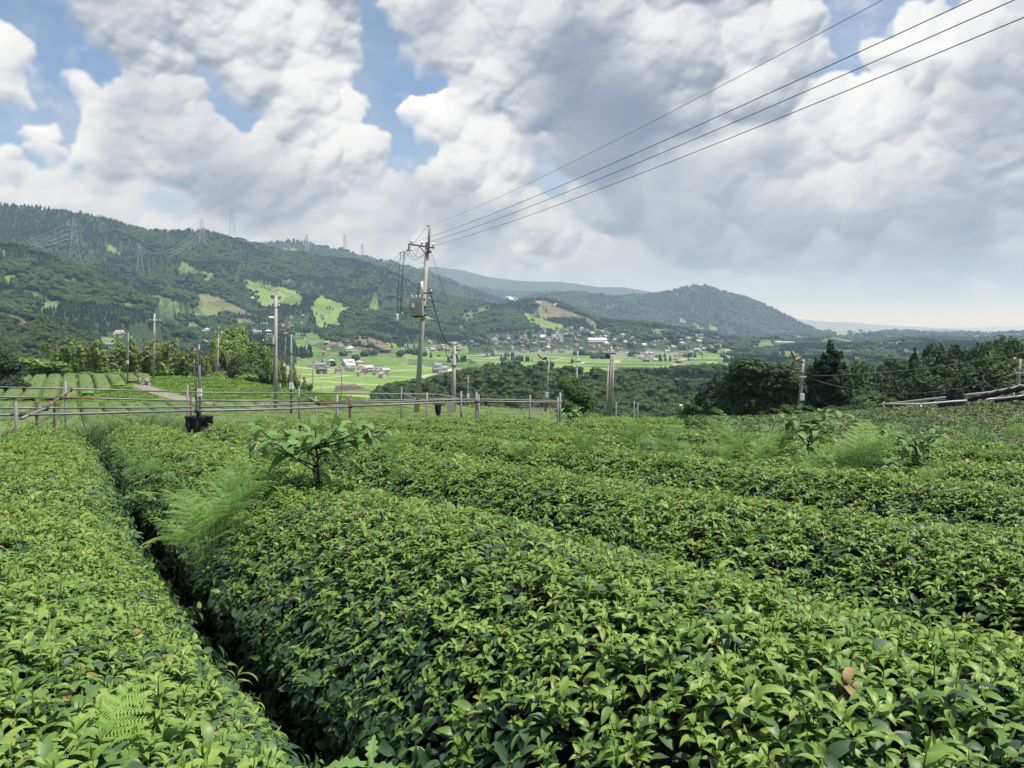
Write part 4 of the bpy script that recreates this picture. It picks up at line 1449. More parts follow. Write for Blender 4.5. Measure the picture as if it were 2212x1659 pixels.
MB().bar(on(mp, PM(440, 1160, -.3)), on(mp, PM(570, 1150, -.1)), .10).build('transformer_bracket', 'dark_metal', mp)
MB().tube([on(mp, PM(525, 1080, -.45)), on(mp, PM(525, 905, -.45))], .085, 10).build('surge_arrester', 'white_paint', mp, True)
MB().bar(on(mp, PM(520, 1065, -.25)), on(mp, PM(662, 1068, -.25)), .09).build('side_arm', 'rusty_steel', mp)
insulator(mp, on(mp, PM(655, 1060, -.25)), .09)
insulator(mp, on(mp, PM(632, 1160, -.3)), .07)
for (a, b, c_, d_) in ((500, 1172, 515, 1180), (590, 1262, 520, 1262), (595, 1375, 510, 1375), (600, 495, 640, 495)):
    MB().lathe(on(mp, PM((a + c_) / 2, (b + d_) / 2)), [(.215, -.05), (.215, .05)], 12).build('band', 'dark_metal', mp)
for k in range(12):                          # climbing pegs
    zz = 560 + k * 95
    x0 = 598 - (zz - 365) * .080
    s = -1 if k % 2 else 1
    MB().bar(on(mp, PM(x0, zz)), on(mp, PM(x0 + s * 52, zz - 6)), .025).build('climbing_peg', 'dark_metal', mp)
# fuse cut-outs hanging beside the transformer
MB().bar(on(mp, PM(180, 1345, -.5)), on(mp, PM(350, 1330, -.5)), .07).build('cutout_arm', 'galvanised', mp)
for k, (a, b) in enumerate(((185, 1345), (255, 1325), (300, 1312))):
    MB().lathe(on(mp, PM(a, b + 60, -.5)), [(.05, -.25), (.10, -.2), (.06, -.1), (.10, 0), (.06, .1), (.10, .2), (.05, .28)], 8).build('cutout', 'transformer_grey' if k else 'porcelain', mp, True)
MB().lathe(on(mp, PM(345, 1215, -.5)), [(.05, -.1), (.12, 0), (.12, .2), (.05, .28)], 8).build('bushing', 'porcelain', mp, True)
MB().lathe(on(mp, PM(400, 1165, -.5)), [(.05, -.1), (.12, 0), (.12, .15), (.05, .2)], 8).build('bushing', 'porcelain', mp, True)
for (a, b, c_, d_, sg) in ((232, 512, 188, 1335, .1), (276, 500, 225, 1322, .1), (291, 500, 241, 1320, .1)):
    A_, B_ = on(mp, PM(a, b, -.42)), on(mp, PM(c_, d_, -.5))
    MB().tube([A_, (A_ + B_) / 2 + Vector((-.05, 0, 0)), B_], .018, 5).build('drop_lead', 'black_cable', mp, True)
for (a, b, c_, d_, sag) in ((345, 465, 480, 425, .6), (300, 490, 545, 515, .5), (380, 465, 560, 530, .35)):
    A_, B_ = on(mp, PM(a, b, -.4)), on(mp, PM(c_, d_, -.3))
    MB().tube([A_.lerp(B_, k / 8) - Vector((0, 0, sag * 4 * k / 8 * (1 - k / 8))) for k in range(9)], .014, 5).build('jumper', 'grey_wire', mp, True)
MB().tube([on(mp, PM(500, 930, -.4)), on(mp, PM(460, 1020, -.4)), on(mp, PM(490, 1110, -.4))], .018, 5).build('jumper', 'black_cable', mp, True)

# lines from the main pole: up over the viewpoint to the right, and down the valley
for (a, b, u, v, lab) in ((634, 130, 1910, -2, 'thin top wire climbing from the pole tip to the upper edge'), (378, 372, 2103, -2, 'upper of the three thick power lines crossing the clouds'),
                          (523, 392, 2196, -2, 'middle one of the three thick power lines crossing the clouds'), (678, 416, 2216, 36, 'lowest of the three thick power lines crossing the clouds')):
    A_ = PM(a, b, -.35); B_ = P(u, v, 13.5) + Vector((0, 0, .55 * 4 * .741 * .259))
    E_ = A_ + (B_ - A_) * 1.35
    wire('power_line', A_, E_, .55, .0105 if a != 634 else .006, lab, 24, 'grey_wire', 'power line')
for (a, b, u, v, lab) in ((590, 150, 700, 655, 'thin top wire running down from the pole tip to the valley'), (235, 500, 640, 690, 'left wire running down from the stepped arm into the valley'),
                          (290, 492, 668, 700, 'second wire running down from the stepped arm into the valley'), (372, 470, 700, 705, 'wire running down into the valley close to the pole')):
    wire('power_line', PM(a, b, -.4), P(u, v, 330), 6, .013, lab, 24, 'grey_wire', 'power line')
A_ = PM(655, 1095, -.25); B_ = P(978, 748, 58)
wire('service_cable', A_, B_, .9, .035, 'thick black cable sagging from the transformer pole to the slim pole', 16, 'black_cable', 'cable')
wire('guy_wire', PM(640, 460, -.2), P(985, 700, 58), .1, .014, 'thin stay wire slanting down from below the crossarm', 8)

# slim pole right of the main one
e, t_, b = pole_thing(981, 738, 979, 58, .17, .13, 'slim grey pole with a looped cable beside the tall leaning pole')
MB().tube([on(e, P(978, 748, 57.7)), on(e, P(964, 752, 57.7)), on(e, P(964, 770, 57.7)), on(e, P(973, 773, 57.7)), on(e, P(979, 758, 57.7))], .03, 6).build('cable_loop', 'black_cable', e, True)
MB().box(on(e, P(974, 882, 57.6)), (.5, .35, .75)).build('meter_box', 'transformer_grey', e)
MB().bar(on(e, P(972, 745, 57.7)), on(e, P(990, 745, 57.7)), .08).build('crossarm', 'galvanised', e)
MB().lathe(on(e, P(980, 790, 58)), [(.19, -.05), (.19, .05)], 12).build('band', 'dark_metal', e)

# pole with a transformer left of the middle
e, t_, b = pole_thing(596, 637, 594, 63, .17, .125, 'grey pole with transformer in front of the leafy tree on the left', 'utility_pole')
crossarm(e, P(557, 663, 62.7), P(612, 665, 62.7), .10)
crossarm(e, P(560, 740, 62.7), P(596, 740, 62.7), .09, ins=2)
transformer(e, P(583, 734, 62.3), .62, .72)
MB().bar(on(e, P(556, 745, 62.4)), on(e, P(596, 746, 62.6)), .08).build('transformer_bracket', 'dark_metal', e)
for k in range(3):
    MB().tube([on(e, P(560 + 6 * k, 666, 62.6)), on(e, P(562 + 6 * k, 735, 62.5))], .015, 5).build('drop_lead', 'black_cable', e, True)
# pole with a single crossarm
e, t_, b = pole_thing(334, 677, 333.5, 108, .16, .11, 'tall thin pole with one white crossarm before the bamboo grove')
crossarm(e, P(321, 695, 107.7), P(349, 696, 107.7), .13, ins=4)
e, t_, b = pole_thing(472, 715, 470, 118, .15, .11, 'thin pole with two prongs on top beside the leafy tree')
crossarm(e, P(460, 720, 117.7), P(484, 722, 117.7), .12, ins=2)
for du in (-1.5, 1.8):
    MB().tube([on(e, P(472 + du, 722, 117.8)), on(e, P(472 + du * .9, 704, 117.8))], .06, 6).build('prong', 'galvanised', e, True)
# wind machines (blades at rest)
fan_pole(277, 718, 277, 100, 'wind machine with orange blades on the left tea terrace', 268, 721, 'orange_blade', 1.0, -.9, 3, .3)
e, t_ = fan_pole(430, 744, 431, 45, 'wind machine on a twin pole behind the hanging black cloth', 420, 757, 'brown_blade', .62, -.7, 3, .9, .07)
MB().tube([on(e, P(419, 765, 45)), on(e, P(426, 905, 45))], .06, 8).build('second_pole', 'galvanised', e, True)
MB().bar(on(e, P(419, 772, 45)), on(e, P(431, 772, 45)), .06).build('tie', 'galvanised', e)
MB().bar(on(e, P(430, 747, 45)), on(e, P(444, 738, 45)), .07).build('upper_bracket', 'galvanised', e)
MB().lathe(on(e, P(443, 738, 44.9)), [(.06, -.15), (.12, -.1), (.12, .12), (.05, .2)], 8, (1, -.3, -.4)).build('upper_motor', 'galvanised', e, True)
e, t_ = fan_pole(629, 722, 628, 52, 'wind machine with dark brown blades next to the transformer pole', 615, 722, 'brown_blade', .85, -1.2, 3, 2.2, .08)
MB().bar(on(e, P(612, 716, 52)), on(e, P(633, 718, 52)), .08).build('crossarm', 'galvanised', e)
fan_pole(618, 716, 611, 96, 'slender leaning wind machine pole behind the brown bladed one', 624, 708, 'orange_blade', .8, .8, 3, 1.0, .07)
fan_pole(676, 787, 674, 112, 'distant wind machine with pale blades over the rice fields', 670, 788, 'white_paint', .85, -.6, 3, .2, .07)
fan_pole(738, 793, 737, 112, 'distant wind machine with a yellowish head nearer the main pole', 733, 794, 'white_paint', .85, -.9, 3, .8, .07)
e, t_, b = pole_thing(694, 801, 694, 112, .06, .05, 'bare thin post between the two distant wind machines', 'thin_post')
fan_pole(1011, 813, 1010, 74, 'low wind machine with orange blades against the wooded hill', 1004, 818, 'orange_blade', .75, -.9, 3, .5, .07)
fan_pole(1186, 780, 1176, 62, 'leaning wind machine with one raised brown blade on the hill edge', 1176, 774, 'brown_blade', 1.0, -.9, 3, 2.4, .075)
e, t_, b = pole_thing(1248, 758, 1240, 84, .11, .09, 'slim pole with two short crossbars against the wooded hill')
crossarm(e, P(1232, 779, 83.8), P(1256, 782, 83.8), .10, ins=2)
crossarm(e, P(1238, 792, 83.8), P(1258, 794, 83.8), .08, ins=1)
for (ut, vt, ub, lab) in ((1321, 748, 1315, 'tallest of the three poles set close together'), (1326, 758, 1320, 'right one of the three poles set close together'), (1314, 790, 1309, 'short left one of the three poles set close together')):
    e, t_, b = pole_thing(ut, vt, ub, 64, .10, .075, lab)
    if vt < 755:
        crossarm(e, P(1309, 763, 63.7), P(1331, 764, 63.7), .10, 'dark_metal', 2)
        MB().lathe(on(e, P(1313, 768, 63.6)), [(.1, -.2), (.2, -.1), (.2, .15), (.1, .25)], 8).build('lamp', 'dark_metal', e, True)
for (u, v, y, lab) in ((1331, 868, 75, 'short thin post right of the three close poles'), (1370, 866, 78, 'left of a pair of thin posts at the wood edge'), (1378, 870, 78, 'right of a pair of thin posts at the wood edge')):
    pole_thing(u, v, u - .5, y, .06, .05, lab, 'thin_post', 'galvanised')
e, t_, b = pole_thing(1474, 873, 1472, 66, .08, .06, 'small lamp post at the corner of the dark trees', 'lamp_post', 'galvanised')
MB().bar(on(e, P(1475, 876, 66)), on(e, P(1470, 875, 65.8)), .05).build('arm', 'galvanised', e)
MB().lathe(on(e, P(1470, 876, 65.8)), [(.12, -.08), (.14, 0), (.06, .1)], 8).build('lamp_head', 'porcelain', e, True)
e, t_ = fan_pole(1735, 776, 1725.5, 48, 'wind machine with one upright brown blade before the dark conifer', 1722, 776, 'brown_blade', 1.0, -.9, 3, 1.9, .10)
MB().bar(on(e, P(1728, 814, 47.9)), on(e, P(1742, 814, 47.9)), .06).build('crossarm', 'porcelain', e)
e, t_ = fan_pole(2203, 776, 2195, 43, 'wind machine with a white motor at the right edge above the black nets', 2190, 776, 'brown_blade', .75, -1.0, 3, 3.6, .10)
MB().bar(on(e, P(2194, 805, 42.9)), on(e, P(2210, 806, 42.9)), .06).build('crossarm', 'porcelain', e)
for (a, b, u, v, y, lab) in ((1738, 812, 2230, 757, 46, 'upper thin wire from the conifer wind machine to the right edge'), (1740, 814, 2196, 806, 43.5, 'lower thin wire slung between the two right wind machines'),
                             (1730, 813, 1480, 832, 66, 'thin wire from the conifer wind machine to the dark trees')):
    wire('thin_wire', P(a, b, 48), P(u, v, y), .35 if 'lower' not in lab else 1.1, .010, lab, 12)
wire('thin_wire', P(630, 740, 52), P(1000, 742, 58), .5, .008, 'thin wire between the brown bladed wind machine and the slim pole', 12)
wire('thin_wire', P(278, 745, 100), P(313, 707, 160), .2, .02, 'thin wire slanting up from the orange wind machine', 6)

# ------------------------------------------------------------------ pipe frame of the shading trellis
def frame_y(u):
    return 16.5 + 10.5 * min(1.15, max(0, u / 1214))


fr = empty('pipe_trellis', P(600, 905, 22), 'long low trellis of galvanised and rusty pipes beyond the hedges', 'trellis')


def rail(pts, dy, mat, r=.034, name='rail'):
    q = [on(fr, P(u, v, frame_y(u) + dy)) for (u, v) in pts]
    MB().tube(q, r * .7, 8).build(name, mat, fr, True)


def post(u, vt, dy, mat, r=.04, ub=None):
    y = frame_y(u) + dy
    a = P(u, vt, y); b = P(ub or u, 960, y)
    z = H1(b.x, b.y)
    MB().tube([on(fr, Vector((b.x, b.y, z - .2))), on(fr, a)], r * .66, 8).build('post', mat, fr, True)


rail([(-60, 835), (145, 839.5), (410, 847)], 5, 'galvanised')
rail([(410, 847), (432, 848), (647, 849)], 5.0, 'galvanised', .036)
rail([(647, 849.3), (869, 851), (947, 852), (992, 861)], 5.0, 'galvanised')
rail([(-60, 857), (125, 859)], 2.6, 'galvanised')
rail([(130, 859.5), (270, 862), (412, 866)], 2.6, 'part_rusty')
rail([(424, 865.7), (642, 865.5)], 2.6, 'galvanised', .036)
rail([(642, 865.8), (690, 866.2)], 2.6, 'rusty_steel', .04)
rail([(690, 866), (800, 865), (907, 863), (985, 861.5)], 2.6, 'part_rusty')
rail([(-60, 882), (172, 881)], 1.0, 'galvanised')
rail([(172, 881.2), (415, 879.5)], 1.0, 'galvanised')
rail([(432, 879.5), (553, 876), (682, 872)], 1.2, 'galvanised', .036)
rail([(682, 871.6), (735, 870.5)], 1.2, 'rusty_steel', .04)
rail([(735, 870.4), (857, 868), (985, 863), (1040, 862.5), (1214, 866)], 1.2, 'part_rusty')
rail([(-60, 897), (50, 896)], 0, 'part_rusty', .042)
rail([(50, 896), (175, 893.5), (425, 887)], 0, 'part_rusty', .040)
rail([(425, 887), (450, 887), (553, 885), (757, 878)], 0, 'galvanised', .042)
rail([(757, 878), (864, 873), (1029, 867.5)], 0, 'galvanised', .042)
rail([(1029, 867.8), (1120, 868.5), (1214, 869)], 0, 'part_rusty', .042)
for pts, d0, d1, m in (([(151, 842), (127, 860)], 5, 2.6, 'galvanised'), ([(127, 860), (98, 882)], 2.6, 1.0, 'rusty_steel'), ([(98, 882), (46, 904)], 1.0, -.3, 'galvanised'),
                       ([(649, 850), (668, 859), (687, 871)], 5, 1.2, 'galvanised'), ([(869, 851.5), (902, 863)], 5, 2.6, 'galvanised')):
    q = [on(fr, P(u, v, frame_y(u) + d0 + (d1 - d0) * k / (len(pts) - 1))) for k, (u, v) in enumerate(pts)]
    MB().tube(q, .036, 8).build('cross_pipe', m, fr, True)
for (u, vt, dy, m, r) in ((34, 868, 0, 'part_rusty', .05), (79, 860, .6, 'rusty_steel', .05), (117, 863, 2.6, 'rusty_steel', .045), (141, 823, 4.6, 'galvanised', .045), (405, 831, 4.8, 'galvanised', .05),
                          (412, 849, 2.7, 'rusty_steel', .05), (646, 836, 4.8, 'galvanised', .05), (682, 856, 2.6, 'galvanised', .05), (728, 853, 1.4, 'galvanised', .06), (756, 855, .2, 'rusty_steel', .065),
                          (867, 836, 4.8, 'galvanised', .05), (922, 848, 2.4, 'part_rusty', .05), (996, 845, 1.4, 'part_rusty', .055), (1029, 847, .1, 'part_rusty', .065), (1034, 852, .6, 'part_rusty', .05), (1145, 853, .8, 'galvanised', .05), (1210, 848, .8, 'galvanised', .06), (1205, 858, .2, 'galvanised', .045)):
    post(u, vt, dy, m, r)
for (u, v, dy) in ((98, 882, 1), (127, 860, 2.6), (151, 842, 5), (50, 896.5, 0), (425, 887, 0), (757, 878, 0), (1029, 867.5, 0), (649, 850, 5), (687, 871, 1.2), (869, 851, 5), (1050, 868, 0), (902, 863, 2.6)):
    MB().lathe(on(fr, P(u, v, frame_y(u) + dy)), [(.06, -.06), (.065, 0), (.06, .06)], 8, (1, .3, 0)).build('clamp', 'dark_metal', fr)


def lumpy_cloth(name, c, w, d, h, seed, label=None, cat=None, parent=None, skirt=.5, hang=False):
    """bundle of black net: folded, uneven, closed"""
    rnd = random.Random(seed)
    n, mrows = 26, 12
    vs, fs = [], []
    for i in range(mrows):
        f = i / (mrows - 1)
        ww = (w / 2) * ((1.05 - .55 * f ** 2.2 - .1 * math.sin(f * 3.1)) if hang else (.8 + .35 * math.sin(f * 3.1)))
        for k in range(n):
            an = 2 * math.pi * k / n
            fold = 1 + .16 * math.sin(k * 2.7 + seed) * (.4 + f) + .08 * rnd.uniform(-1, 1)
            fold *= 1 + (.0 if hang else .30 * math.sin(k * .9 + i * 1.3 + seed) * math.sin(i * .8 + seed * 2))
            x = math.cos(an) * ww * fold
            y = math.sin(an) * d / 2 * fold
            z = h / 2 - h * f * (1 + (.22 if hang else .10) * math.sin(k * 1.7 + seed))
            if hang and f > .7:
                z += .06 * math.sin(an * 2)
            vs.append((x, y, z))
    for i in range(mrows - 1):
        for k in range(n):
            k2 = (k + 1) % n
            fs.append((i * n + k, i * n + k2, (i + 1) * n + k2, (i + 1) * n + k))
    fs.append(tuple(range(n))); fs.append(tuple((mrows - 1) * n + k for k in range(n))[::-1])
    o = MB().add(vs, fs).build(name, 'black_net', parent, True)
    o.location = c
    if label:
        tag(o, label, cat)
    return o


cl = empty('hanging_net', P(431, 915, 17.9), 'black shade cloth bundle hanging from the pipe by the first hedges', 'cloth')
cw, chh = .66, .46
vs, fs = [], []
NX, NZ = 30, 12
for side in (0, 1):
    for j in range(NZ + 1):
        for i in range(NX + 1):
            f = i / NX; g = j / NZ
            low = .55 + .45 * math.exp(-((f - .47) / .22) ** 2) + .10 * math.sin(f * 17) + (.16 if f < .12 else 0)
            x = (f - .5) * cw * (1 - .12 * g) + .02 * math.sin(g * 7 + f * 9)
            y = .035 * math.sin(f * 26 + g * 2.5) * (.3 + g) + .02 * math.sin(f * 11) + (.05 if side else -.05) * (1.2 - .6 * g)
            vs.append((x, y, -g * chh * low))
q0 = (NX + 1) * (NZ + 1)
for j in range(NZ):
    for i in range(NX):
        a_ = j * (NX + 1) + i
        fs.append((a_, a_ + NX + 1, a_ + NX + 2, a_ + 1)); fs.append((q0 + a_, q0 + a_ + 1, q0 + a_ + NX + 2, q0 + a_ + NX + 1))
for i in range(NX):
    fs.append((i, i + 1, q0 + i + 1, q0 + i)); k_ = NZ * (NX + 1) + i; fs.append((k_, q0 + k_, q0 + k_ + 1, k_ + 1))
for j in range(NZ):
    a_ = j * (NX + 1); fs.append((a_, q0 + a_, q0 + a_ + NX + 1, a_ + NX + 1)); a_ += NX; fs.append((a_, a_ + NX + 1, q0 + a_ + NX + 1, q0 + a_))
co = MB().add(vs, fs).build('cloth', 'black_net', cl, True)
co.location = on(cl, P(430, 899, 17.8))
MB().tube([on(cl, P(405, 900, 17.8)), on(cl, P(432, 898, 17.8)), on(cl, P(459, 899, 17.8))], .02, 6).build('rolled_edge', 'black_net', cl, True)
MB().tube([on(cl, P(428, 899, 17.8)), on(cl, P(428, 888, 17.6))], .03, 6).build('tie', 'black_net', cl, True)
lumpy_cloth('net_bundle', P(946, 884, 27.6), .22, .2, .34, 8, 'small black net bundle tied under the pipe near the main pole', 'cloth', hang=True)
lumpy_cloth('net_bundle', P(1050, 869, 27.0), .10, .1, .15, 9, 'tiny black tie wrapped round the front pipe right of the main pole', 'cloth', hang=True)

# trellis with rolled black nets on the right
tr = empty('net_trellis', P(2080, 880, 42), 'trellis with rolled black nets on the rise at the right', 'trellis')


def tr_tube(pts, r, mat, name):
    return MB().tube([on(tr, P(*p)) for p in pts], r, 8).build(name, mat, tr, True)


plain_mat('bright_pipe', (.55, .56, .58), .45, .3, scale=2, var=.1)
tr_tube([(1902, 874, 44), (2140, 847, 41), (2290, 818, 38)], .05, 'bright_pipe', 'rail')
tr_tube([(1905, 872, 43), (1990, 873, 42), (2060, 867, 41), (2130, 863, 41), (2290, 848, 38)], .05, 'bright_pipe', 'rail')
tr_tube([(2090, 866, 40.5), (2130, 857, 40), (2160, 851, 39.5), (2290, 828, 37)], .045, 'bright_pipe', 'rail')
for k in range(7):
    u = 2092 + k * 24
    o = tr_tube([(u, 863.5 - k * 5.0, 40.4 - k * .5), (u + 8, 862.5 - k * 5.0, 40.2 - k * .5), (u + 17, 858.5 - k * 5.0, 40 - k * .5), (u + 25, 857 - k * 5.0, 39.8 - k * .5)], [.10, .15, .16, .11], 'black_net', 'rolled_net')
for k in range(5):
    u = 2148 + k * 24
    tr_tube([(u, 866 - k * 3, 40.4 - k * .4), (u + 12, 866 - k * 3, 40.2 - k * .4), (u + 25, 862 - k * 3, 39.9 - k * .4)], [.08, .13, .09], 'black_net', 'rolled_net')
for (u, vt, ub, y) in ((1909, 868, 1907, 43.5), (1985, 871, 2000, 43), (2057, 840, 2057, 42), (2104, 862, 2103, 41.5), (2146, 857, 2145, 41), (2160, 860, 2165, 41), (2190, 848, 2192, 40.5), (2211, 850, 2211, 40)):
    a = P(u, vt, y); b = P(ub, 890, y)
    MB().tube([on(tr, Vector((b.x, b.y, H1(b.x, b.y) - .1))), on(tr, a)], .045, 8).build('post', 'galvanised', tr, True)
for (u, v, w, h, s) in ((2064, 855, .75, .75, 2), (2068, 877, .80, .72, 5), (2040, 873, .45, .5, 7)):
    lumpy_cloth('net_bundle', on(tr, P(u, v, 41.8)), w, .5, h, s, parent=tr)
for (u, y) in ((2030, 42.4), (2036, 42.2), (1980, 43), (2182, 40)):
    b = P(u, 888, y); z = H1(b.x, b.y)
    tag(MB().tube([Vector((b.x, b.y, z)), Vector((b.x + .25, b.y, z + .75))], .035, 6).build('stake', 'white_paint', None, True), 'short leaning white stake at %s the black nets' % {2030: 'the foot left of', 2036: 'the foot closest to', 1980: 'some way left of', 2182: 'the far right under'}[u], 'stake')

# shed on the lower terrace
sp = P(1168, 905, 64)
sh = empty('shed', (sp.x, sp.y, H1(sp.x, sp.y)), 'small dark roofed shed half sunk behind the hedges', 'shed', None, .12)
zt = P(1150, 882, 64).z - H1(sp.x, sp.y)
MB().box((0, 0, zt * .36), (3.4, 3.0, zt * .72)).build('wall', 'wall_timber', sh)
rf = MB()
rf.add([(-2.0, -1.9, zt * .62), (2.0, -1.9, zt * .62), (1.5, 0, zt), (-1.5, 0, zt), (-2.0, 1.9, zt * .62), (2.0, 1.9, zt * .62)], [(0, 1, 2, 3), (3, 2, 5, 4)])
rf.add([(-2.0, -1.9, zt * .56), (2.0, -1.9, zt * .56), (1.5, 0, zt * .94), (-1.5, 0, zt * .94), (-2.0, 1.9, zt * .56), (2.0, 1.9, zt * .56)], [(3, 2, 1, 0), (4, 5, 2, 3)])
rfo = rf.build('roof', 'dark_roof', sh)
for k in range(9):
    x = -1.8 + k * .45
    MB().bar((x, -1.9, zt * .62 + .02), (x * .75, 0, zt + .02), .06, .05).build('roof_seam', 'dark_roof', rfo)

# ------------------------------------------------------------------ trees near the terrace
CROWN = {}


def crown_mesh(key):
    if key in CROWN:
        return CROWN[key]
    kind, mat, k = key
    if kind == 'round':
        me = leafy('crown', round_lobes(k * 7 + 3, 17), 9500, .033, mat, k, .64, core_mat=mat)
    elif kind == 'cedar':
        me = leafy('crown', cedar_lobes(k * 5 + 2, 30), 8000, .028, mat, k, .68, .25)
    elif kind == 'shrub':
        me = leafy('crown', [((l[0][0] * 1.1, l[0][1] * 1.1, l[0][2] * .75), (l[1][0], l[1][1], l[1][2] * .9)) for l in round_lobes(k * 3 + 5, 8)], 2600, .05, mat, k, .78, core_mat=mat)
    else:            # bamboo plume: arching culm tips hung with sprays
        rnd = random.Random(k)
        lob = []
        for c in range(7):
            an = rnd.random() * 6.28; lean = rnd.uniform(.05, .24); hh = rnd.uniform(.55, 1.0)
            for j in range(9):
                f = .18 + .82 * j / 8
                q = lean * f ** 2.2 + .05
                s = .075 * (1.2 - f) + .018
                lob.append(((math.cos(an) * q + rnd.uniform(-.03, .03), math.sin(an) * q + rnd.uniform(-.03, .03), hh * f), (s * 1.15, s * 1.15, s * 1.3)))
        me = leafy('crown', lob, 4200, .044, mat, k, .6, .35, core_mat=mat)
    CROWN[key] = me
    return me


TRUNK = {}


def trunk_mesh(kind, k):
    key = (kind, k)
    if key not in TRUNK:
        rnd = random.Random(k)
        m = MB()
        if kind == 'bamboo':
            for c in range(6):
                an = rnd.random() * 6.28; q = rnd.uniform(.02, .12)
                m.tube([(math.cos(an) * q, math.sin(an) * q, -.05), (math.cos(an) * q * 1.2, math.sin(an) * q * 1.2, .5), (math.cos(an) * q * 2, math.sin(an) * q * 2, .85)], [.012, .010, .004], 6)
        else:
            m.tube([(0, 0, -.06), (.01, 0, .25), (0, .01, .6), (0, 0, .8)], [.045, .032, .02, .008], 8)
            for c in range(7):
                an = c * 2.4 + rnd.random(); z0 = .22 + .07 * c
                d = rnd.uniform(.18, .3) * (1.1 - z0 * .7)
                m.tube([(0, 0, z0), (math.cos(an) * d * .5, math.sin(an) * d * .5, z0 + .06), (math.cos(an) * d, math.sin(an) * d, z0 + .17)], [.016, .011, .004], 6)
        TRUNK[key] = m.mesh('trunk', 'bark', True)
    return TRUNK[key]


def tree(x, y, h, w, kind, mat, k, label, group=None, name=None, zoff=0.0, cat=None):
    z = H1(x, y) + zoff
    e = empty(name or {'round': 'broadleaf_tree', 'cedar': 'conifer_tree', 'bamboo': 'bamboo_clump', 'shrub': 'shrub'}[kind], (x, y, z), label, cat or {'round': 'tree', 'cedar': 'tree', 'bamboo': 'bamboo', 'shrub': 'shrub'}[kind], group, (x * 13.7 + y * 7.1) % 6.28)
    t = link('trunk', trunk_mesh(kind, k % 3), e); t.scale = (h * .9, h * .9, h)
    c = link('crown', crown_mesh((kind, mat, k)), e); c.scale = (w, w, h)
    return e


def tree_px(u, vtop, y, wpx, kind, mat, k, label, group=None, **kw):
    p = P(u, vtop, y)
    z = H1(p.x, p.y)
    return tree(p.x, p.y, max(1.0, p.z - z), wpx / F * y, kind, mat, k, label, group, **kw)


tree_px(1620, 766, 53, 215, 'round', 'dark_leaf', 0, 'big round dark broadleaf tree at the edge of the cut tea field')
tree_px(1795, 738, 60, 165, 'cedar', 'cedar_leaf', 0, 'tall pointed dark conifer behind the brown bladed wind machine')
tree_px(1762, 778, 61, 120, 'cedar', 'cedar_leaf', 1, 'shorter dark conifer leaning on the left of the pointed one')
tree_px(1545, 812, 60, 110, 'cedar', 'cedar_leaf', 1, 'dark conifer left of the big round tree')
tree_px(1512, 838, 63, 70, 'cedar', 'cedar_leaf', 0, 'low dark conifer at the left end of the near wood')
tree_px(1575, 800, 64, 90, 'round', 'dark_leaf', 1, 'dark leafy tree squeezed behind the big round tree')
tree_px(1700, 815, 58, 100, 'round', 'dark_leaf', 1, 'low dark tree filling the gap before the pointed conifer')
tree_px(1247, 812, 61, 92, 'round', 'broad_leaf', 1, 'small bushy tree alone beside the end of the pipes')
tree_px(1228, 845, 60, 60, 'shrub', 'broad_leaf', 0, 'shrub at the left foot of the lone bushy tree')
tree_px(1485, 872, 64, 50, 'shrub', 'tea_brown', 1, 'brownish shrub beside the small lamp post')
# wood on the right: rows of crowns stepping up the slope
rw = random.Random(12)
SKY_U = [1790, 1840, 1884, 1909, 1950, 1996, 2034, 2081, 2121, 2159, 2212, 2300]
SKY_V = [800, 790, 782, 772, 770, 765, 745, 750, 735, 720, 722, 705]
for row, (y0, dv) in enumerate(((61, 54), (68, 34), (76, 18), (86, 4), (97, -7))):
    u = 1815 + row * 13
    while u < 2330:
        vt = np.interp(u, SKY_U, SKY_V) + dv * rw.uniform(.75, 1.2) + rw.uniform(-5, 7)
        y = y0 + rw.uniform(-3, 4)
        wpx = rw.uniform(100, 150) * 75 / y
        kd = rw.choice(['round', 'round', 'cedar', 'round'])
        mt = 'cedar_leaf' if kd == 'cedar' else rw.choice(['dark_leaf', 'broad_leaf', 'dark_leaf'])
        if row == 0:
            lab = 'dark tree in the front row of the right hand wood'
        elif row < 4:
            lab = 'dark tree deep in the wood climbing to the right edge'
        else:
            lab = 'tree on the skyline of the wood at the right edge'
        lab = ('pointed ' if kd == 'cedar' else 'rounded ') + lab
        tree_px(u, vt, y, wpx, kd, mt, rw.randrange(2), lab, 'right wood: ' + lab)
        u += wpx * rw.uniform(.40, .62)
for (u, v, y, w, lab) in ((1925, 845, 47, 60, 'bright green shrub behind the thin end of the right trellis'), (1880, 868, 50, 55, 'bright low shrub left of the right trellis'), (1800, 872, 52, 60, 'dull green shrub under the pointed conifer'), (1990, 878, 47, 60, 'leafy shrub under the right trellis')):
    tree_px(u, v, y, w, 'shrub', 'dark_leaf' if 'dull' in lab else 'broad_leaf', 0, lab)
for k in range(17):
    u = 1500 + k * 34 + rw.uniform(-8, 8)
    tree_px(u, 868 + rw.uniform(-12, 10) - max(0, (u - 1900) * .05), rw.uniform(54, 60), rw.uniform(60, 85), 'shrub', rw.choice(['dark_leaf', 'dark_leaf', 'broad_leaf']), k % 2, 'dark undergrowth shrub along the foot of the right wood', 'undergrowth of the right wood')
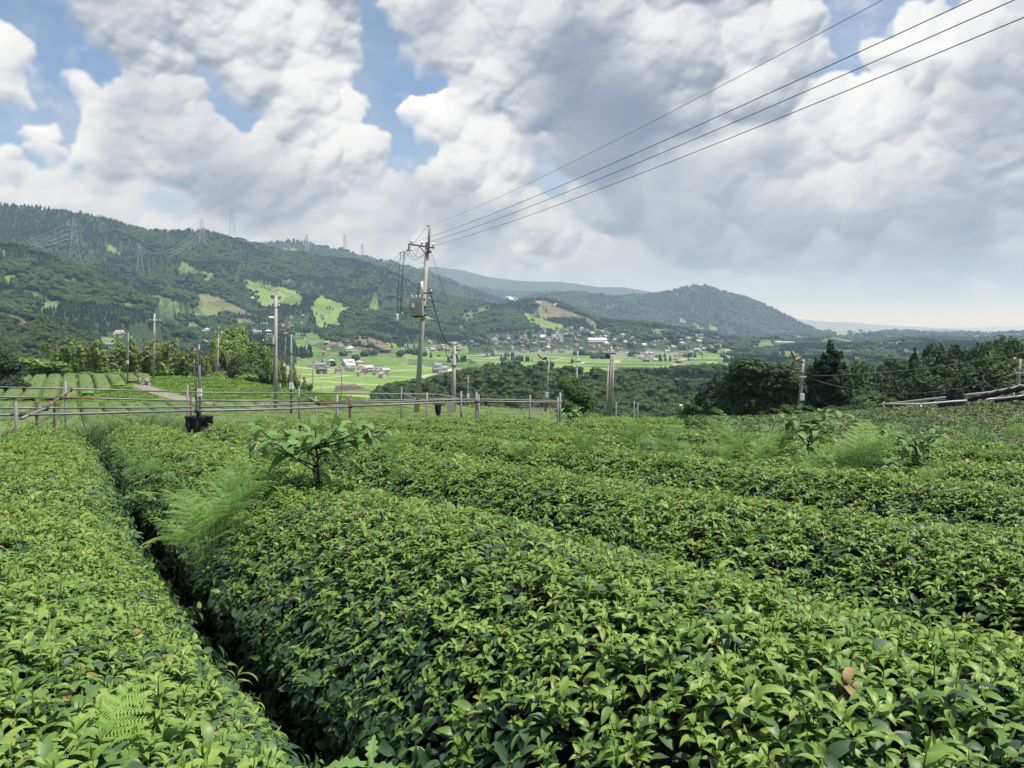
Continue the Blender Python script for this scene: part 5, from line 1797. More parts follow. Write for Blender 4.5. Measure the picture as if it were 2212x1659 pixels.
# bamboo and trees behind the left terrace
tree_px(-8, 742, 92, 125, 'round', 'dark_leaf', 1, 'dark rounded tree cut off by the left edge')
tree_px(30, 800, 90, 70, 'shrub', 'dark_leaf', 0, 'dark shrub at the foot of the left edge tree')
tree_px(66, 757, 112, 135, 'shrub', 'bright_leaf', 0, 'yellow green bushy tree beside the dark one at the left edge')
tree_px(112, 778, 116, 70, 'shrub', 'bright_leaf', 1, 'yellow green shrub between the left edge tree and the bamboo')
rb = random.Random(4)
u = 118
while u < 432:
    y = rb.uniform(122, 132)
    tree_px(u, 738 + rb.uniform(-14, 16) + (6 if u < 170 else 0), y, rb.uniform(80, 112), 'bamboo', 'bamboo_leaf', rb.randrange(4), 'feathery yellow green bamboo clump in the grove', 'bamboo clumps in the grove')
    u += rb.uniform(15, 24)
for (u, v, y, w, kd, mt, k, lab) in ((508, 697, 131, 118, 'round', 'bright_leaf', 1, 'tall leafy tree rising above the bamboo grove'), (560, 728, 130, 80, 'round', 'bright_leaf', 0, 'sunlit leafy tree right of the tallest one'),
                                     (455, 742, 126, 80, 'bamboo', 'bamboo_leaf', 0, 'bamboo clump below the tallest leafy tree'), (440, 768, 122, 60, 'bamboo', 'bamboo_leaf', 2, 'low bamboo clump left of the two pronged pole'), (500, 748, 123, 80, 'bamboo', 'bamboo_leaf', 3, 'bamboo clump just right of the two pronged pole'),
                                     (548, 758, 122, 96, 'round', 'broad_leaf', 0, 'rounded green tree behind the grass bank'), (590, 760, 121, 72, 'bamboo', 'bamboo_leaf', 1, 'bamboo clump behind the transformer pole'), (618, 772, 119, 60, 'bamboo', 'bamboo_leaf', 2, 'bamboo clump between the transformer pole and the brown bladed machine'),
                                     (645, 790, 117, 50, 'bamboo', 'bamboo_leaf', 0, 'last low bamboo clump at the right end of the grove'), (525, 790, 118, 70, 'shrub', 'bright_leaf', 1, 'bright shrub at the foot of the rounded green tree'), (470, 792, 117, 60, 'shrub', 'bright_leaf', 0, 'bright shrub at the foot of the two pronged pole'), (660, 805, 115, 36, 'shrub', 'broad_leaf', 1, 'small shrub where the grove ends')):
    tree_px(u, v, y, w, kd, mt, k, lab)
for k in range(11):
    u = 60 + k * 24
    tree_px(u, 801 + 4 * math.sin(k * 2.1), 113, 40, 'shrub', 'bright_leaf', k % 2, 'low bright shrub in the line along the foot of the grove', 'shrubs along the foot of the grove')

# ------------------------------------------------------------------ lower terraces: clipped tea rows
plain_mat('clipped_tea', (.060, .105, .024), .85, scale=2.1, var=.4, col2=(.095, .135, .030), lo=.45, hi=.62, bump=.7, coord='world')
plain_mat('cut_tea', (.058, .056, .028), .8, scale=2.2, var=.4, col2=(.085, .062, .038), lo=.42, hi=.62, bump=.8, coord='world')
plain_mat('track_dirt', (.17, .155, .125), .95, scale=.6, var=.25, coord='world', bump=.3)
plain_mat('stone_grey', (.16, .15, .135), .9, scale=3, var=.3)
RD = Vector((-.4935, .8697, 0)); RN = Vector((.8697, .4935, 0))


def dome_row(name, pts, hw, hgt, mat, label, group, seed, bump=.05, seg=10, cat='tea hedge'):
    """pts: centre line (x, y); rounded clipped hedge"""
    pts = np.array(pts)
    n = len(pts)
    tg = np.gradient(pts, axis=0); tg /= np.linalg.norm(tg, axis=1)[:, None]
    nm = np.stack([tg[:, 1], -tg[:, 0]], 1)
    q = np.linspace(-1, 1, seg)
    lat = np.sign(q) * np.abs(q) ** .8
    prof = 1 - .40 * np.abs(q) ** 3.4
    prof[0] = prof[-1] = 0
    endf = np.clip(np.minimum(np.arange(n), n - 1 - np.arange(n)) / 2.0, .25, 1) ** .6
    X = pts[:, 0][:, None] + nm[:, 0][:, None] * lat * hw * (.75 + .25 * endf[:, None])
    Y = pts[:, 1][:, None] + nm[:, 1][:, None] * lat * hw * (.75 + .25 * endf[:, None])
    gz = height(pts[:, 0], pts[:, 1])[:, None]
    nz = bump * (fbm(X * 1.7, Y * 1.7, 3, seed) + 1.3 * fbm(X * .35, Y * .35, 2, seed + 1))
    Zz = gz + np.where(prof > 0, prof * hgt * endf[:, None] + nz, -.15)
    vs = np.stack([X, Y, Zz], -1).reshape(-1, 3)
    ids = np.arange(n * seg).reshape(n, seg)
    f = np.stack([ids[:-1, :-1], ids[:-1, 1:], ids[1:, 1:], ids[1:, :-1]], -1).reshape(-1, 4)[:, ::-1]
    return tag(link(name, np_mesh(name, vs, f, mat)), label, cat, group)


def lower_ok(x, y):
    u = 1106 + F * x / max(y, .1)
    if u < -130:
        return 0
    ye = np.interp(x, EDGE_X, EDGE_Y)
    if 29 + max(0, x + 8) * .9 < y < min(75, ye - 4) and u < 1215:
        return 1
    if 80 < y < 112 and x < -47 - (y - 80) * .12:
        return 2
    return 0


LOW_ROWS = []
for k in range(-70, 40):
    s0 = -.54 + 1.8 * k
    cur, zone = [], 0
    for t_ in np.arange(10, 150, .6):
        x, y = s0 * RN.x + t_ * RD.x, s0 * RN.y + t_ * RD.y
        z_ = lower_ok(x, y)
        if z_ == zone and z_:
            cur.append((x, y))
        else:
            if zone and len(cur) > 6:
                lab = 'low clipped olive tea row behind the pipe trellis' if zone == 1 else 'clipped tea row on the far left mound before the bamboo'
                LOW_ROWS.append((cur, dome_row('tea_hedge', cur, .85, .66, 'clipped_tea', lab, 'lower rows: ' + lab, 100 + k)))
            cur = [(x, y)] if z_ else []
            zone = z_
    if zone and len(cur) > 6:
        LOW_ROWS.append((cur, dome_row('tea_hedge', cur, .85, .66, 'clipped_tea', 'low clipped olive tea row behind the pipe trellis', 'lower rows: low clipped olive tea row behind the pipe trellis', 100 + k)))
# rows with ends facing the grass bank (dark soil under them)
CUT_ROWS = []
for k in range(19):
    y0 = 12.6 + 1.75 * k
    xs = np.arange(-2, 44, .6)
    ys = y0 + .09 * xs + .25 * np.sin(xs * .12 + k)
    xl = np.maximum(.222 * ys + .25, (11.55 - .4935 * ys) / .8697)
    kp = (xs > xl) & (xs < ys * .70 + 5) & (ys < 47)
    if kp.sum() > 6:
        pts = list(zip(xs[kp], ys[kp]))
        lab = 'closely cut brownish tea hedge at the right'
        CUT_ROWS.append((pts, dome_row('tea_hedge', pts, .88, .50, 'cut_tea', lab, 'rows of the cut field', 300 + k, .04)))

# track, stones, bank
tv = []
for (u, v, y, w) in ((300, 846, 99, 1.1), (330, 851, 93, 1.2), (362, 856, 88, 1.3), (400, 861, 83, 1.3), (440, 866, 79, 1.2), (500, 872, 76, 1.1)):
    p = P(u, v, y)
    tv.append((p.x, p.y, w))
vs, fs = [], []
tp = np.array(tv)
tt = np.linspace(0, len(tp) - 1, 40)
cx, cy, cw = [np.interp(tt, np.arange(len(tp)), tp[:, i]) for i in range(3)]
dxy = np.gradient(np.stack([cx, cy], 1), axis=0); dxy /= np.linalg.norm(dxy, axis=1)[:, None]
for i in range(40):
    for s in (-1, -.3, .3, 1):
        x, y = cx[i] + dxy[i, 1] * s * cw[i] * .75, cy[i] - dxy[i, 0] * s * cw[i] * .75
        vs.append((x, y, H1(x, y) + .03))
for i in range(39):
    for k in range(3):
        fs.append((i * 4 + k, i * 4 + k + 1, i * 4 + k + 5, i * 4 + k + 4))
tag(MB().add(vs, fs).build('path', 'track_dirt'), kind='structure')
pv = [P(62, 822, 100), P(150, 824, 100)]
vs, fs = [], []
for i in range(14):
    for k in range(3):
        x = pv[0].x + (pv[1].x - pv[0].x) * i / 13; y = 103 + k * 3 + .6 * math.sin(i)
        vs.append((x, y, H1(x, y) + .04))
for i in range(13):
    for k in range(2):
        fs.append((i * 3 + k, (i + 1) * 3 + k, (i + 1) * 3 + k + 1, i * 3 + k + 1))
tag(MB().add(vs, fs).build('bare_earth', 'track_dirt'), kind='structure')
rs = random.Random(8)
for k in range(26):
    p = P(rs.uniform(300, 322), 842, rs.uniform(98, 103))
    z = H1(p.x, p.y)
    bm = bmesh.new(); bmesh.ops.create_icosphere(bm, subdivisions=1, radius=1)
    s = rs.uniform(.2, .45)
    for v_ in bm.verts:
        v_.co = v_.co * rs.uniform(.75, 1.1) * s
        v_.co.z *= .7
    me = bpy.data.meshes.new('stone'); bm.to_mesh(me); bm.free(); me.materials.append(MATS['stone_grey'])
    o = link('stone', me, None, (p.x, p.y, z + s * .3 + (.35 if k % 3 == 0 else 0)))
    tag(o, 'grey field stone in the heap where the track meets the bank', 'stone', 'heap of stones by the track')


def blades(name, n, h, spread, width, mat, seed, lean=.6, seg=4):
    rnd = random.Random(seed)
    m = MB()
    for k in range(n):
        an = rnd.random() * 6.28; q = spread * math.sqrt(rnd.random()) * .45
        b = Vector((math.cos(an) * q, math.sin(an) * q, 0))
        d = Vector((math.cos(an + rnd.uniform(-.7, .7)), math.sin(an + rnd.uniform(-.7, .7)), 0))
        hh = h * rnd.uniform(.6, 1.1); ln = lean * rnd.uniform(.3, 1.2) * hh
        sd = Vector((-d.y, d.x, 0)) * width * .5
        vs = []
        for i in range(seg + 1):
            f = i / seg
            c = b + d * ln * f ** 2 + Vector((0, 0, hh * (f - .32 * f ** 3)))
            w = (1 - f) ** .7
            vs += [c - sd * w, c + sd * w]
        m.add(vs, [(2 * i, 2 * i + 1, 2 * i + 3, 2 * i + 2) for i in range(seg)])
    return m.mesh(name, mat)


# bright grass on the bank and along the terrace edges
gp = [proto('grass_tuft_%d' % k, blades('grass_tuft', 26, .34, .9, .045, 'grass_blade', k, .5, 3)) for k in range(3)]
rg = np.random.default_rng(8)
n = 26000
gx = rg.uniform(-75, 45, n); gy = rg.uniform(26, 132, n)
ye = np.interp(gx, EDGE_X, EDGE_Y)
u_g = 1106 + F * gx / gy
bank = (gx > -54 + (gy - 80) * .05) & (gy > 84) & (gy < ye + 4)
strip = (gy > ye - 10) & (gy < ye + 3) & (gx > -30)
mid = (gy > 75) & (gy < 82)
front = (gy < 31) & (gx < -2) & (u_g < 700)
right = (u_g > 1215) & (u_g < 1500) & (gy > 48) & (gy < ye + 2)
kp = (bank | strip | mid | front | right) & (u_g > -150) & (u_g < 1520)
tx, ty = cx, cy
dtr = np.min(np.hypot(gx[:, None] - tx[None], gy[:, None] - ty[None]), axis=1)
kp &= dtr > 1.6
gx, gy = gx[kp], gy[kp]
gz = height(gx, gy)
n = len(gx)
o = scatter('grass', np.stack([gx, gy, gz], 1), np.stack([np.zeros(n), np.zeros(n), rg.random(n) * 6.28], 1), .7 + .7 * rg.random(n), rg.integers(0, 3, n), gp)
tag(o, 'bright green grass on the banks between the tea terraces', 'grass', kind='stuff')
# tall reedy tufts by the trellis
RT = [blades('reed_tuft', 170, 1.35, .8, .034, 'reed_blade', 50 + k, .7, 5) for k in range(2)]
for k, (u, v, y, s, lab) in enumerate(((8, 925, 18.5, 1.0, 'tall grass tuft behind the left rusty posts'), (40, 932, 20, .9, 'tall grass tuft between the two left rusty posts'), (95, 930, 19.5, .9, 'tall grass tuft right of the left rusty posts'), (190, 925, 21, 1.0, 'tall grass tuft above the end of the left hedge'),
                                       (255, 925, 20.5, 1.0, 'tall grass tuft at the head of the dark gap'), (290, 918, 21, 1.2, 'largest tall grass tuft above the second hedge'), (330, 918, 21.5, 1.1, 'tall grass tuft left of the hanging black cloth'), (372, 915, 22, 1.0, 'tall grass tuft just beside the hanging black cloth'), (480, 915, 24, 1.0, 'tall grass tuft right of the hanging black cloth'), (560, 912, 26, .9, 'tall grass tuft under the pipes right of the cloth'), (150, 935, 18, .8, 'tall grass tuft close to the end of the left hedge'))):
    p = P(u, v, y)
    o = link('grass_tuft', RT[k % 2], None, (p.x, p.y, H1(p.x, p.y)))
    o.scale = (s * 1.2, s * 1.2, s); o.rotation_euler = (0, 0, k * 1.3)
    tag(o, lab, 'grass tuft')
#==P4==

# ------------------------------------------------------------------ tea leaves and shoots
def leaf_geo(L, W, th0, curl, fold, n=5, wave=0.0):
    """leaf from the origin along +X, arching; returns verts, quads"""
    vs, fs = [], []
    x = z = 0.0
    for i in range(n + 1):
        f = i / n
        th = th0 - curl * f
        if i:
            x += math.cos(th) * L / n; z += math.sin(th) * L / n
        w = W * .5 * (math.sin(math.pi * min(1, f * .94 + .06) ** .85)) ** .8 if 0 < i < n else W * (.05 if i == 0 else .02)
        e = fold * w
        wv = wave * W * math.sin(f * 9)
        nx, nz = -math.sin(th), math.cos(th)
        vs += [(x + nx * (e + wv), w, z + nz * (e + wv)), (x, 0, z), (x + nx * (e - wv), -w, z + nz * (e - wv))]
    for i in range(n):
        o = i * 3
        fs += [(o + 1, o, o + 3, o + 4), (o + 2, o + 1, o + 4, o + 5)]
    return vs, fs


def leaf_variant(name, mat, *a, **k):
    v, f = leaf_geo(*a, **k)
    return MB().add(v, f).mesh(name, mat, True)


LV = {   # single leaves (also used one by one for the largest ones in view)
    'young_a': leaf_variant('leaf', 'tea_young', .046, .0155, .90, 1.30, .35, 5),
    'young_b': leaf_variant('leaf', 'tea_young', .054, .0175, 1.10, 1.55, .30, 5, wave=.04),
    'mid_a': leaf_variant('leaf', 'tea_mid', .062, .0215, .55, 1.2, .28, 5),
    'mid_b': leaf_variant('leaf', 'tea_mid', .054, .020, .85, 1.15, .22, 5, wave=.05),
    'old_a': leaf_variant('leaf', 'tea_old', .062, .027, .45, .9, .22, 5, wave=.05),
    'old_b': leaf_variant('leaf', 'tea_old', .070, .029, .25, .7, .25, 5, wave=.06),
    'bud': leaf_variant('leaf', 'tea_young', .024, .006, 1.45, .2, .6, 3),
}


def leaf_mat4(az, tilt, pos, s=1.0):
    return Matrix.Translation(pos) @ Matrix.Rotation(az, 4, 'Z') @ Matrix.Rotation(-tilt, 4, 'Y') @ Matrix.Scale(s, 4)


def make_shoot(kind, seed):
    rnd = random.Random(seed)
    out = []
    az = rnd.random() * 6.28
    if kind == 'young':
        st = rnd.uniform(.035, .06)
        for k in range(rnd.randint(3, 5)):
            f = k / 4
            az += 2.4 + rnd.uniform(-.4, .4)
            key = rnd.choice(['young_a', 'young_b', 'young_a'] if f > .3 else ['young_b', 'mid_a', 'mid_b'])
            out.append((key, leaf_mat4(az, rnd.uniform(-.25, .3), Vector((0, 0, st * (.2 + .8 * f))), rnd.uniform(.75, 1.2))))
        out.append(('bud', leaf_mat4(rnd.random() * 6, 0, Vector((0, 0, st)), rnd.uniform(.7, 1.2))))
    elif kind == 'tall':
        st = rnd.uniform(.08, .12)
        for k in range(6):
            f = k / 5
            az += 2.4 + rnd.uniform(-.4, .4)
            key = 'young_b' if f > .55 else ('mid_a' if f > .2 else 'mid_b')
            out.append((key, leaf_mat4(az, rnd.uniform(-.1, .3), Vector((0, 0, st * (.1 + .9 * f))), rnd.uniform(.9, 1.35))))
        out.append(('bud', leaf_mat4(0, 0, Vector((0, 0, st)), 1.3)))
    else:
        st = .04
        for k in range(rnd.randint(4, 6)):
            f = k / 5
            az += 2.4 + rnd.uniform(-.5, .5)
            key = rnd.choice({'old': ['old_a', 'old_b', 'old_a', 'mid_b'], 'mid': ['mid_a', 'mid_b', 'old_a'], 'brown': ['x_brown', 'x_brown', 'mid_b', 'old_a']}[kind])
            out.append((key, leaf_mat4(az, rnd.uniform(-.2, .5), Vector((0, 0, st * f)), rnd.uniform(.75, 1.15))))
    return out, st


def merge_shoot(name, lst, st):
    m = MB(); mats = ['tea_young', 'tea_mid', 'tea_old', 'stem_dark', 'tea_brown']
    ix = {'y': 0, 'b': 0, 'm': 1, 'o': 2, 'x': 4}
    for key, M4 in lst:
        me = LV[key]
        m.add([M4 @ v.co for v in me.vertices], [tuple(p.vertices) for p in me.polygons], ix[key[0]])
    m.tube([(0, 0, -.05), (.002, 0, st * .5), (0, 0, st)], [.0016, .0014, .001], 4, False, 3)
    return m.mesh(name, mats, True)


LV['x_brown'] = leaf_variant('leaf', 'tea_brown', .045, .020, .5, 1.2, .28, 5)
SHOOTS = []
for kind, n in (('young', 5), ('tall', 2), ('mid', 3), ('old', 4), ('brown', 2)):
    for k in range(n):
        SHOOTS.append((kind, *make_shoot(kind, k * 17 + len(kind) * 31 + ord(kind[0]))))
tea_protos = [proto('shoot_%02d' % i, merge_shoot('shoot', l, st)) for i, (k, l, st) in enumerate(SHOOTS)]
KIDX = {k: [i for i, s in enumerate(SHOOTS) if s[0] == k] for k in ('young', 'tall', 'mid', 'old', 'brown')}


def euler_from_axis(ax, spin):
    """turn local Z to ax with a free spin; arrays -> XYZ euler"""
    az = np.arctan2(ax[:, 1], ax[:, 0]); ti = np.arccos(np.clip(ax[:, 2], -1, 1))
    ca, sa, ct, st, cs, ss = np.cos(az), np.sin(az), np.cos(ti), np.sin(ti), np.cos(spin), np.sin(spin)
    R00 = ca * ct * cs - sa * ss; R10 = sa * ct * cs + ca * ss; R20 = -st * cs
    R21 = st * ss; R22 = ct
    return np.stack([np.arctan2(R21, R22), -np.arcsin(np.clip(R20, -1, 1)), np.arctan2(R10, R00)], 1)


HW, DROP, TALL = .795, .42, .85


def top_z(x, y):
    return -.58 - .096 * y + .05 * fbm(x * .8, y * .8, 3, 400) + .05 * fbm(x * .23, y * .23, 2, 410)


def row_wobble(s0, t):
    t = np.asarray(t, float)
    return .10 * fbm(t * .22 + s0 * 7, t * 0 + s0, 2, 420) + .44 * np.exp(-np.clip(t, 0, None) / 3.2)


def near_row(s0, y_end, label, seed, solo=0):
    rng = np.random.default_rng(seed)
    t1 = (y_end - .4935 * s0) / .8697
    t0 = (-1.2 - .4935 * s0) / .8697
    # leave out what lies far outside the picture
    ts = np.arange(t0, t1, .25)
    xs, ys = s0 * RN.x + ts * RD.x, s0 * RN.y + ts * RD.y
    vis = (np.abs(xs) < ys * .72 + 2.2) & (ys > .2)
    if not vis.any():
        return
    t0 = ts[vis][0]
    base = Vector((s0 * RN.x + (t0 + t1) / 2 * RD.x, s0 * RN.y + (t0 + t1) / 2 * RD.y, 0)); base.z = H1(base.x, base.y)
    root = empty('tea_hedge', base, label, 'tea hedge')
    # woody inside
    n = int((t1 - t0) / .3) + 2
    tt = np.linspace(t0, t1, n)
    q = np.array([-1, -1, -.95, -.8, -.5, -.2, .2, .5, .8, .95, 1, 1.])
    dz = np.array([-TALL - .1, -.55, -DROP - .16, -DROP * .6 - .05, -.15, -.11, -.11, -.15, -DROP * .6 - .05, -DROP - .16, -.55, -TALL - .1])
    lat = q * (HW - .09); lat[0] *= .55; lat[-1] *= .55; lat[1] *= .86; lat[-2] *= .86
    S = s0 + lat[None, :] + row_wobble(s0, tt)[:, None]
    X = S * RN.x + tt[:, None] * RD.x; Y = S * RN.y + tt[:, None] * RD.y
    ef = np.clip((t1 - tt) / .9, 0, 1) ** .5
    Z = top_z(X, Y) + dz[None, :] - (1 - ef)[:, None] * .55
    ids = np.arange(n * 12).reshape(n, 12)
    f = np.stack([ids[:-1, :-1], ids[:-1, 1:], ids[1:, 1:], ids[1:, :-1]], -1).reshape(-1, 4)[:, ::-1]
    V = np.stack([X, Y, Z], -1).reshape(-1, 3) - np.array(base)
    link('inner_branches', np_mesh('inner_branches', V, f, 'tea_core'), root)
    # shoots on the crown
    L = t1 - t0
    N = int(L * HW * 2 * 1350)
    t_ = t0 + rng.random(N) * L; qq = rng.uniform(-1, 1, N)
    qq = np.sign(qq) * np.abs(qq) ** .92
    s_ = s0 + qq * HW + row_wobble(s0, t_)
    x, y = s_ * RN.x + t_ * RD.x, s_ * RN.y + t_ * RD.y
    r = np.hypot(x, y)
    keep = rng.random(N) < np.clip((4.2 / np.maximum(r, .1)) ** 1.25, .05, 1)
    endf = np.clip((t1 - t_) / .9, 0, 1) ** .5
    z = top_z(x, y) - DROP * np.abs(qq) ** 2.4 - (1 - endf) * .5 + rng.normal(0, .014, N)
    u, v = proj(x, y, z)
    keep &= (u > -420) & (u < 2640) & (v < 1960) & (y > .45)
    x, y, z, qq, t_, r = [a[keep] for a in (x, y, z, qq, t_, r)]
    n = len(x)
    lean = qq * np.abs(qq) ** 1.6 * .8
    ax = np.stack([RN.x * lean, RN.y * lean, np.ones(n)], 1) + rng.normal(0, .20, (n, 3)) * np.array([1, 1, .2])
    ax /= np.linalg.norm(ax, axis=1)[:, None]
    patch = fbm(x * 1.1, y * 1.1, 3, 440) + .5 * fbm(x * 3, y * 3, 2, 441)
    roll = rng.random(n) + patch * .30
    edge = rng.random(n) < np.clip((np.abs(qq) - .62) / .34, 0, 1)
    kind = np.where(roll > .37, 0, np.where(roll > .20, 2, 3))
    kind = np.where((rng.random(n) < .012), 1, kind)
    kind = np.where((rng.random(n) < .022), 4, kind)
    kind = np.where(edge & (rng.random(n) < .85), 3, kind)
    sc = rng.uniform(.68, 1.18, n) * np.clip((r / 5.0) ** .42, .92, 2.3) * (.96 + .14 * patch)
    z = z - np.where(kind == 3, .025, 0) - np.where(kind == 2, .012, 0)
    # leaves on the flanks
    N2 = int(L * 2 * .6 * 520)
    t2 = t0 + rng.random(N2) * L; sd = np.where(rng.random(N2) < .5, -1, 1); dz2 = rng.random(N2) ** 1.15
    s2 = s0 + sd * (HW - .02 - .12 * dz2 + rng.normal(0, .03, N2)) + row_wobble(s0, t2)
    x2, y2 = s2 * RN.x + t2 * RD.x, s2 * RN.y + t2 * RD.y
    r2 = np.hypot(x2, y2)
    e2 = np.clip((t1 - t2) / .9, 0, 1) ** .5
    z2 = top_z(x2, y2) - DROP * .9 - dz2 * .52 - (1 - e2) * .3
    k2 = rng.random(N2) < np.clip((4.5 / np.maximum(r2, .1)) ** 1.2, .08, 1) * (1.05 - .75 * dz2)
    u2, v2 = proj(x2, y2, z2)
    k2 &= (u2 > -420) & (u2 < 2640) & (v2 < 2000) & (y2 > .45)
    x2, y2, z2, sd, r2, dz2 = [a[k2] for a in (x2, y2, z2, sd, r2, dz2)]
    n2 = len(x2)
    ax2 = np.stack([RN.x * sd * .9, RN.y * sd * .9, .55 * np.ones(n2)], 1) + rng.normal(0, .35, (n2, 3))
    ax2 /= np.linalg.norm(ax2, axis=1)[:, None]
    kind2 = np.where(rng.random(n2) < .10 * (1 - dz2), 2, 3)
    sc2 = rng.uniform(.75, 1.2, n2) * np.clip((r2 / 4.5) ** .42, .95, 2.3)
    # leaves that close the row's far end
    PT = np.concatenate([np.stack([x, y, z], 1), np.stack([x2, y2, z2], 1)])
    AX = np.concatenate([ax, ax2]); KD = np.concatenate([kind, kind2]); SC_ = np.concatenate([sc, sc2])
    spin = rng.random(len(PT)) * 6.283
    EU = euler_from_axis(AX, spin)
    names = ['young', 'tall', 'mid', 'old', 'brown']
    IX = np.zeros(len(PT), dtype=int)
    for ki, nm in enumerate(names):
        w = np.nonzero(KD == ki)[0]
        IX[w] = rng.choice(KIDX[nm], len(w))
    single = np.zeros(len(PT), dtype=bool)
    if solo:
        uu, vv = proj(PT[:, 0], PT[:, 1], PT[:, 2])
        dist = np.linalg.norm(PT, axis=1) + np.where((uu < 20) | (uu > 2190) | (vv > 1640), 50, 0) + np.where(KD > 1, 30, 0)
        left = solo
        for i in np.argsort(dist):
            kd, lst, st = SHOOTS[IX[i]]
            if left < len(lst):
                break
            single[i] = True
            Mx = Matrix.Translation(Vector(PT[i] - np.array(base))) @ Euler(EU[i]).to_matrix().to_4x4() @ Matrix.Scale(SC_[i], 4)
            for key, M4 in lst:
                o = link('leaf', LV[key], root)
                o.matrix_local = Mx @ M4
                left -= 1
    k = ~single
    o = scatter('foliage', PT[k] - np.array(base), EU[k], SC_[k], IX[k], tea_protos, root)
    near_row.total += int(k.sum())
    # bare stems low on the flanks
    m = MB()
    rnd = random.Random(seed)
    for tq in np.arange(max(t0, 0), min(t1, t0 + 9), .16):
        for s in (-1, 1):
            tq2 = tq + rnd.uniform(-.1, .1); ss = s0 + s * (HW - .26) + rnd.uniform(-.06, .06) + float(row_wobble(s0, tq2))
            p = RN * ss + RD * tq2; zt_ = float(top_z(np.array(p.x), np.array(p.y)))
            p.z = zt_ - .84
            m.tube([p - base, p - base + Vector((rnd.uniform(-.08, .08), rnd.uniform(-.08, .08), .25)) + RN * s * .05, p - base + Vector((rnd.uniform(-.15, .15), rnd.uniform(-.15, .15), .5)) + RN * s * .12], [.011, .008, .004], 5, False)
    if m.v:
        st_o = m.build('stems', 'stem_dark', root, True); st_o['kind'] = 'stuff'


near_row.total = 0
ROWS = [(-4.14, 13.2, 'tea hedge glimpsed farthest out at the left edge', 0), (-2.34, 14.0, 'tea hedge showing at the left edge beyond the dark gap', 0), (-.54, 14.9, 'broad left tea hedge with a fern frond growing low in the corner', 240),
        (1.26, 17.6, 'large foreground tea hedge with bright young leaves at the lower right', 290), (3.06, 20.2, 'tea hedge just behind the foreground one with the big leaved weed', 0), (4.86, 23, 'third tea hedge back from the foreground one', 0), (6.66, 25, 'fourth tea hedge back with many ferns', 0),
        (8.46, 26, 'fifth tea hedge back overgrown with ferns', 0), (10.26, 26.5, 'last overgrown tea hedge bordering the cut field', 0)]
for i, (s0, ye_, lab, solo) in enumerate(ROWS):
    near_row(s0, ye_, lab, 700 + i, solo)
print('tea shoots', near_row.total)
# leafy skin of the nearest rows of the cut field and of the lower rows, so that their edges are not clean
def leaf_skin(pts, o, hw, hgt, dens, most, mixk, size):
    rng = np.random.default_rng(len(pts) + int(abs(pts[0][1]) * 10))
    pts = np.array(pts)
    d = np.diff(pts, axis=0); sl = np.hypot(d[:, 0], d[:, 1])
    N = min(most, int(sl.sum() * hw * 2 * dens))
    i = rng.integers(0, len(d), N); f = rng.random(N); qq = rng.uniform(-1, 1, N)
    tx, ty = d[i, 0] / sl[i], d[i, 1] / sl[i]
    cx, cy = pts[i, 0] + d[i, 0] * f, pts[i, 1] + d[i, 1] * f
    x = cx + ty * qq * hw; y = cy - tx * qq * hw
    z = height(cx, cy) + hgt * (1 - .42 * np.abs(qq) ** 2.4) + rng.normal(0, .03, N)
    ax = np.stack([ty * qq * .5, -tx * qq * .5, np.ones(N)], 1) + rng.normal(0, .3, (N, 3)); ax /= np.linalg.norm(ax, axis=1)[:, None]
    rr = rng.random(N)
    IX = np.zeros(N, dtype=int); lo = 0
    for kd, w in mixk:
        k = (rr >= lo) & (rr < lo + w + 1e-9); lo += w
        IX[k] = rng.choice(KIDX[kd], k.sum())
    scatter('foliage', np.stack([x, y, z], 1), euler_from_axis(ax, rng.random(N) * 6.28), rng.uniform(.75, 1.2, N) * size, IX, tea_protos, o)


for (pts, o) in CUT_ROWS:
    far_ = np.mean([p[1] for p in pts])
    leaf_skin(pts, o, .84, .50, 150 if far_ < 20 else 80 if far_ < 32 else 45, 5200, (('mid', .18), ('old', .34), ('brown', .48)), 1.2 if far_ < 20 else 1.8 if far_ < 32 else 2.4)
for (pts, o) in LOW_ROWS:
    far_ = np.mean([p[1] for p in pts])
    leaf_skin(pts, o, .80, .62, 26 if far_ < 60 else 5, 2000, (('young', .50), ('mid', .48), ('old', .02)), 1.5 if far_ < 60 else 1.8)

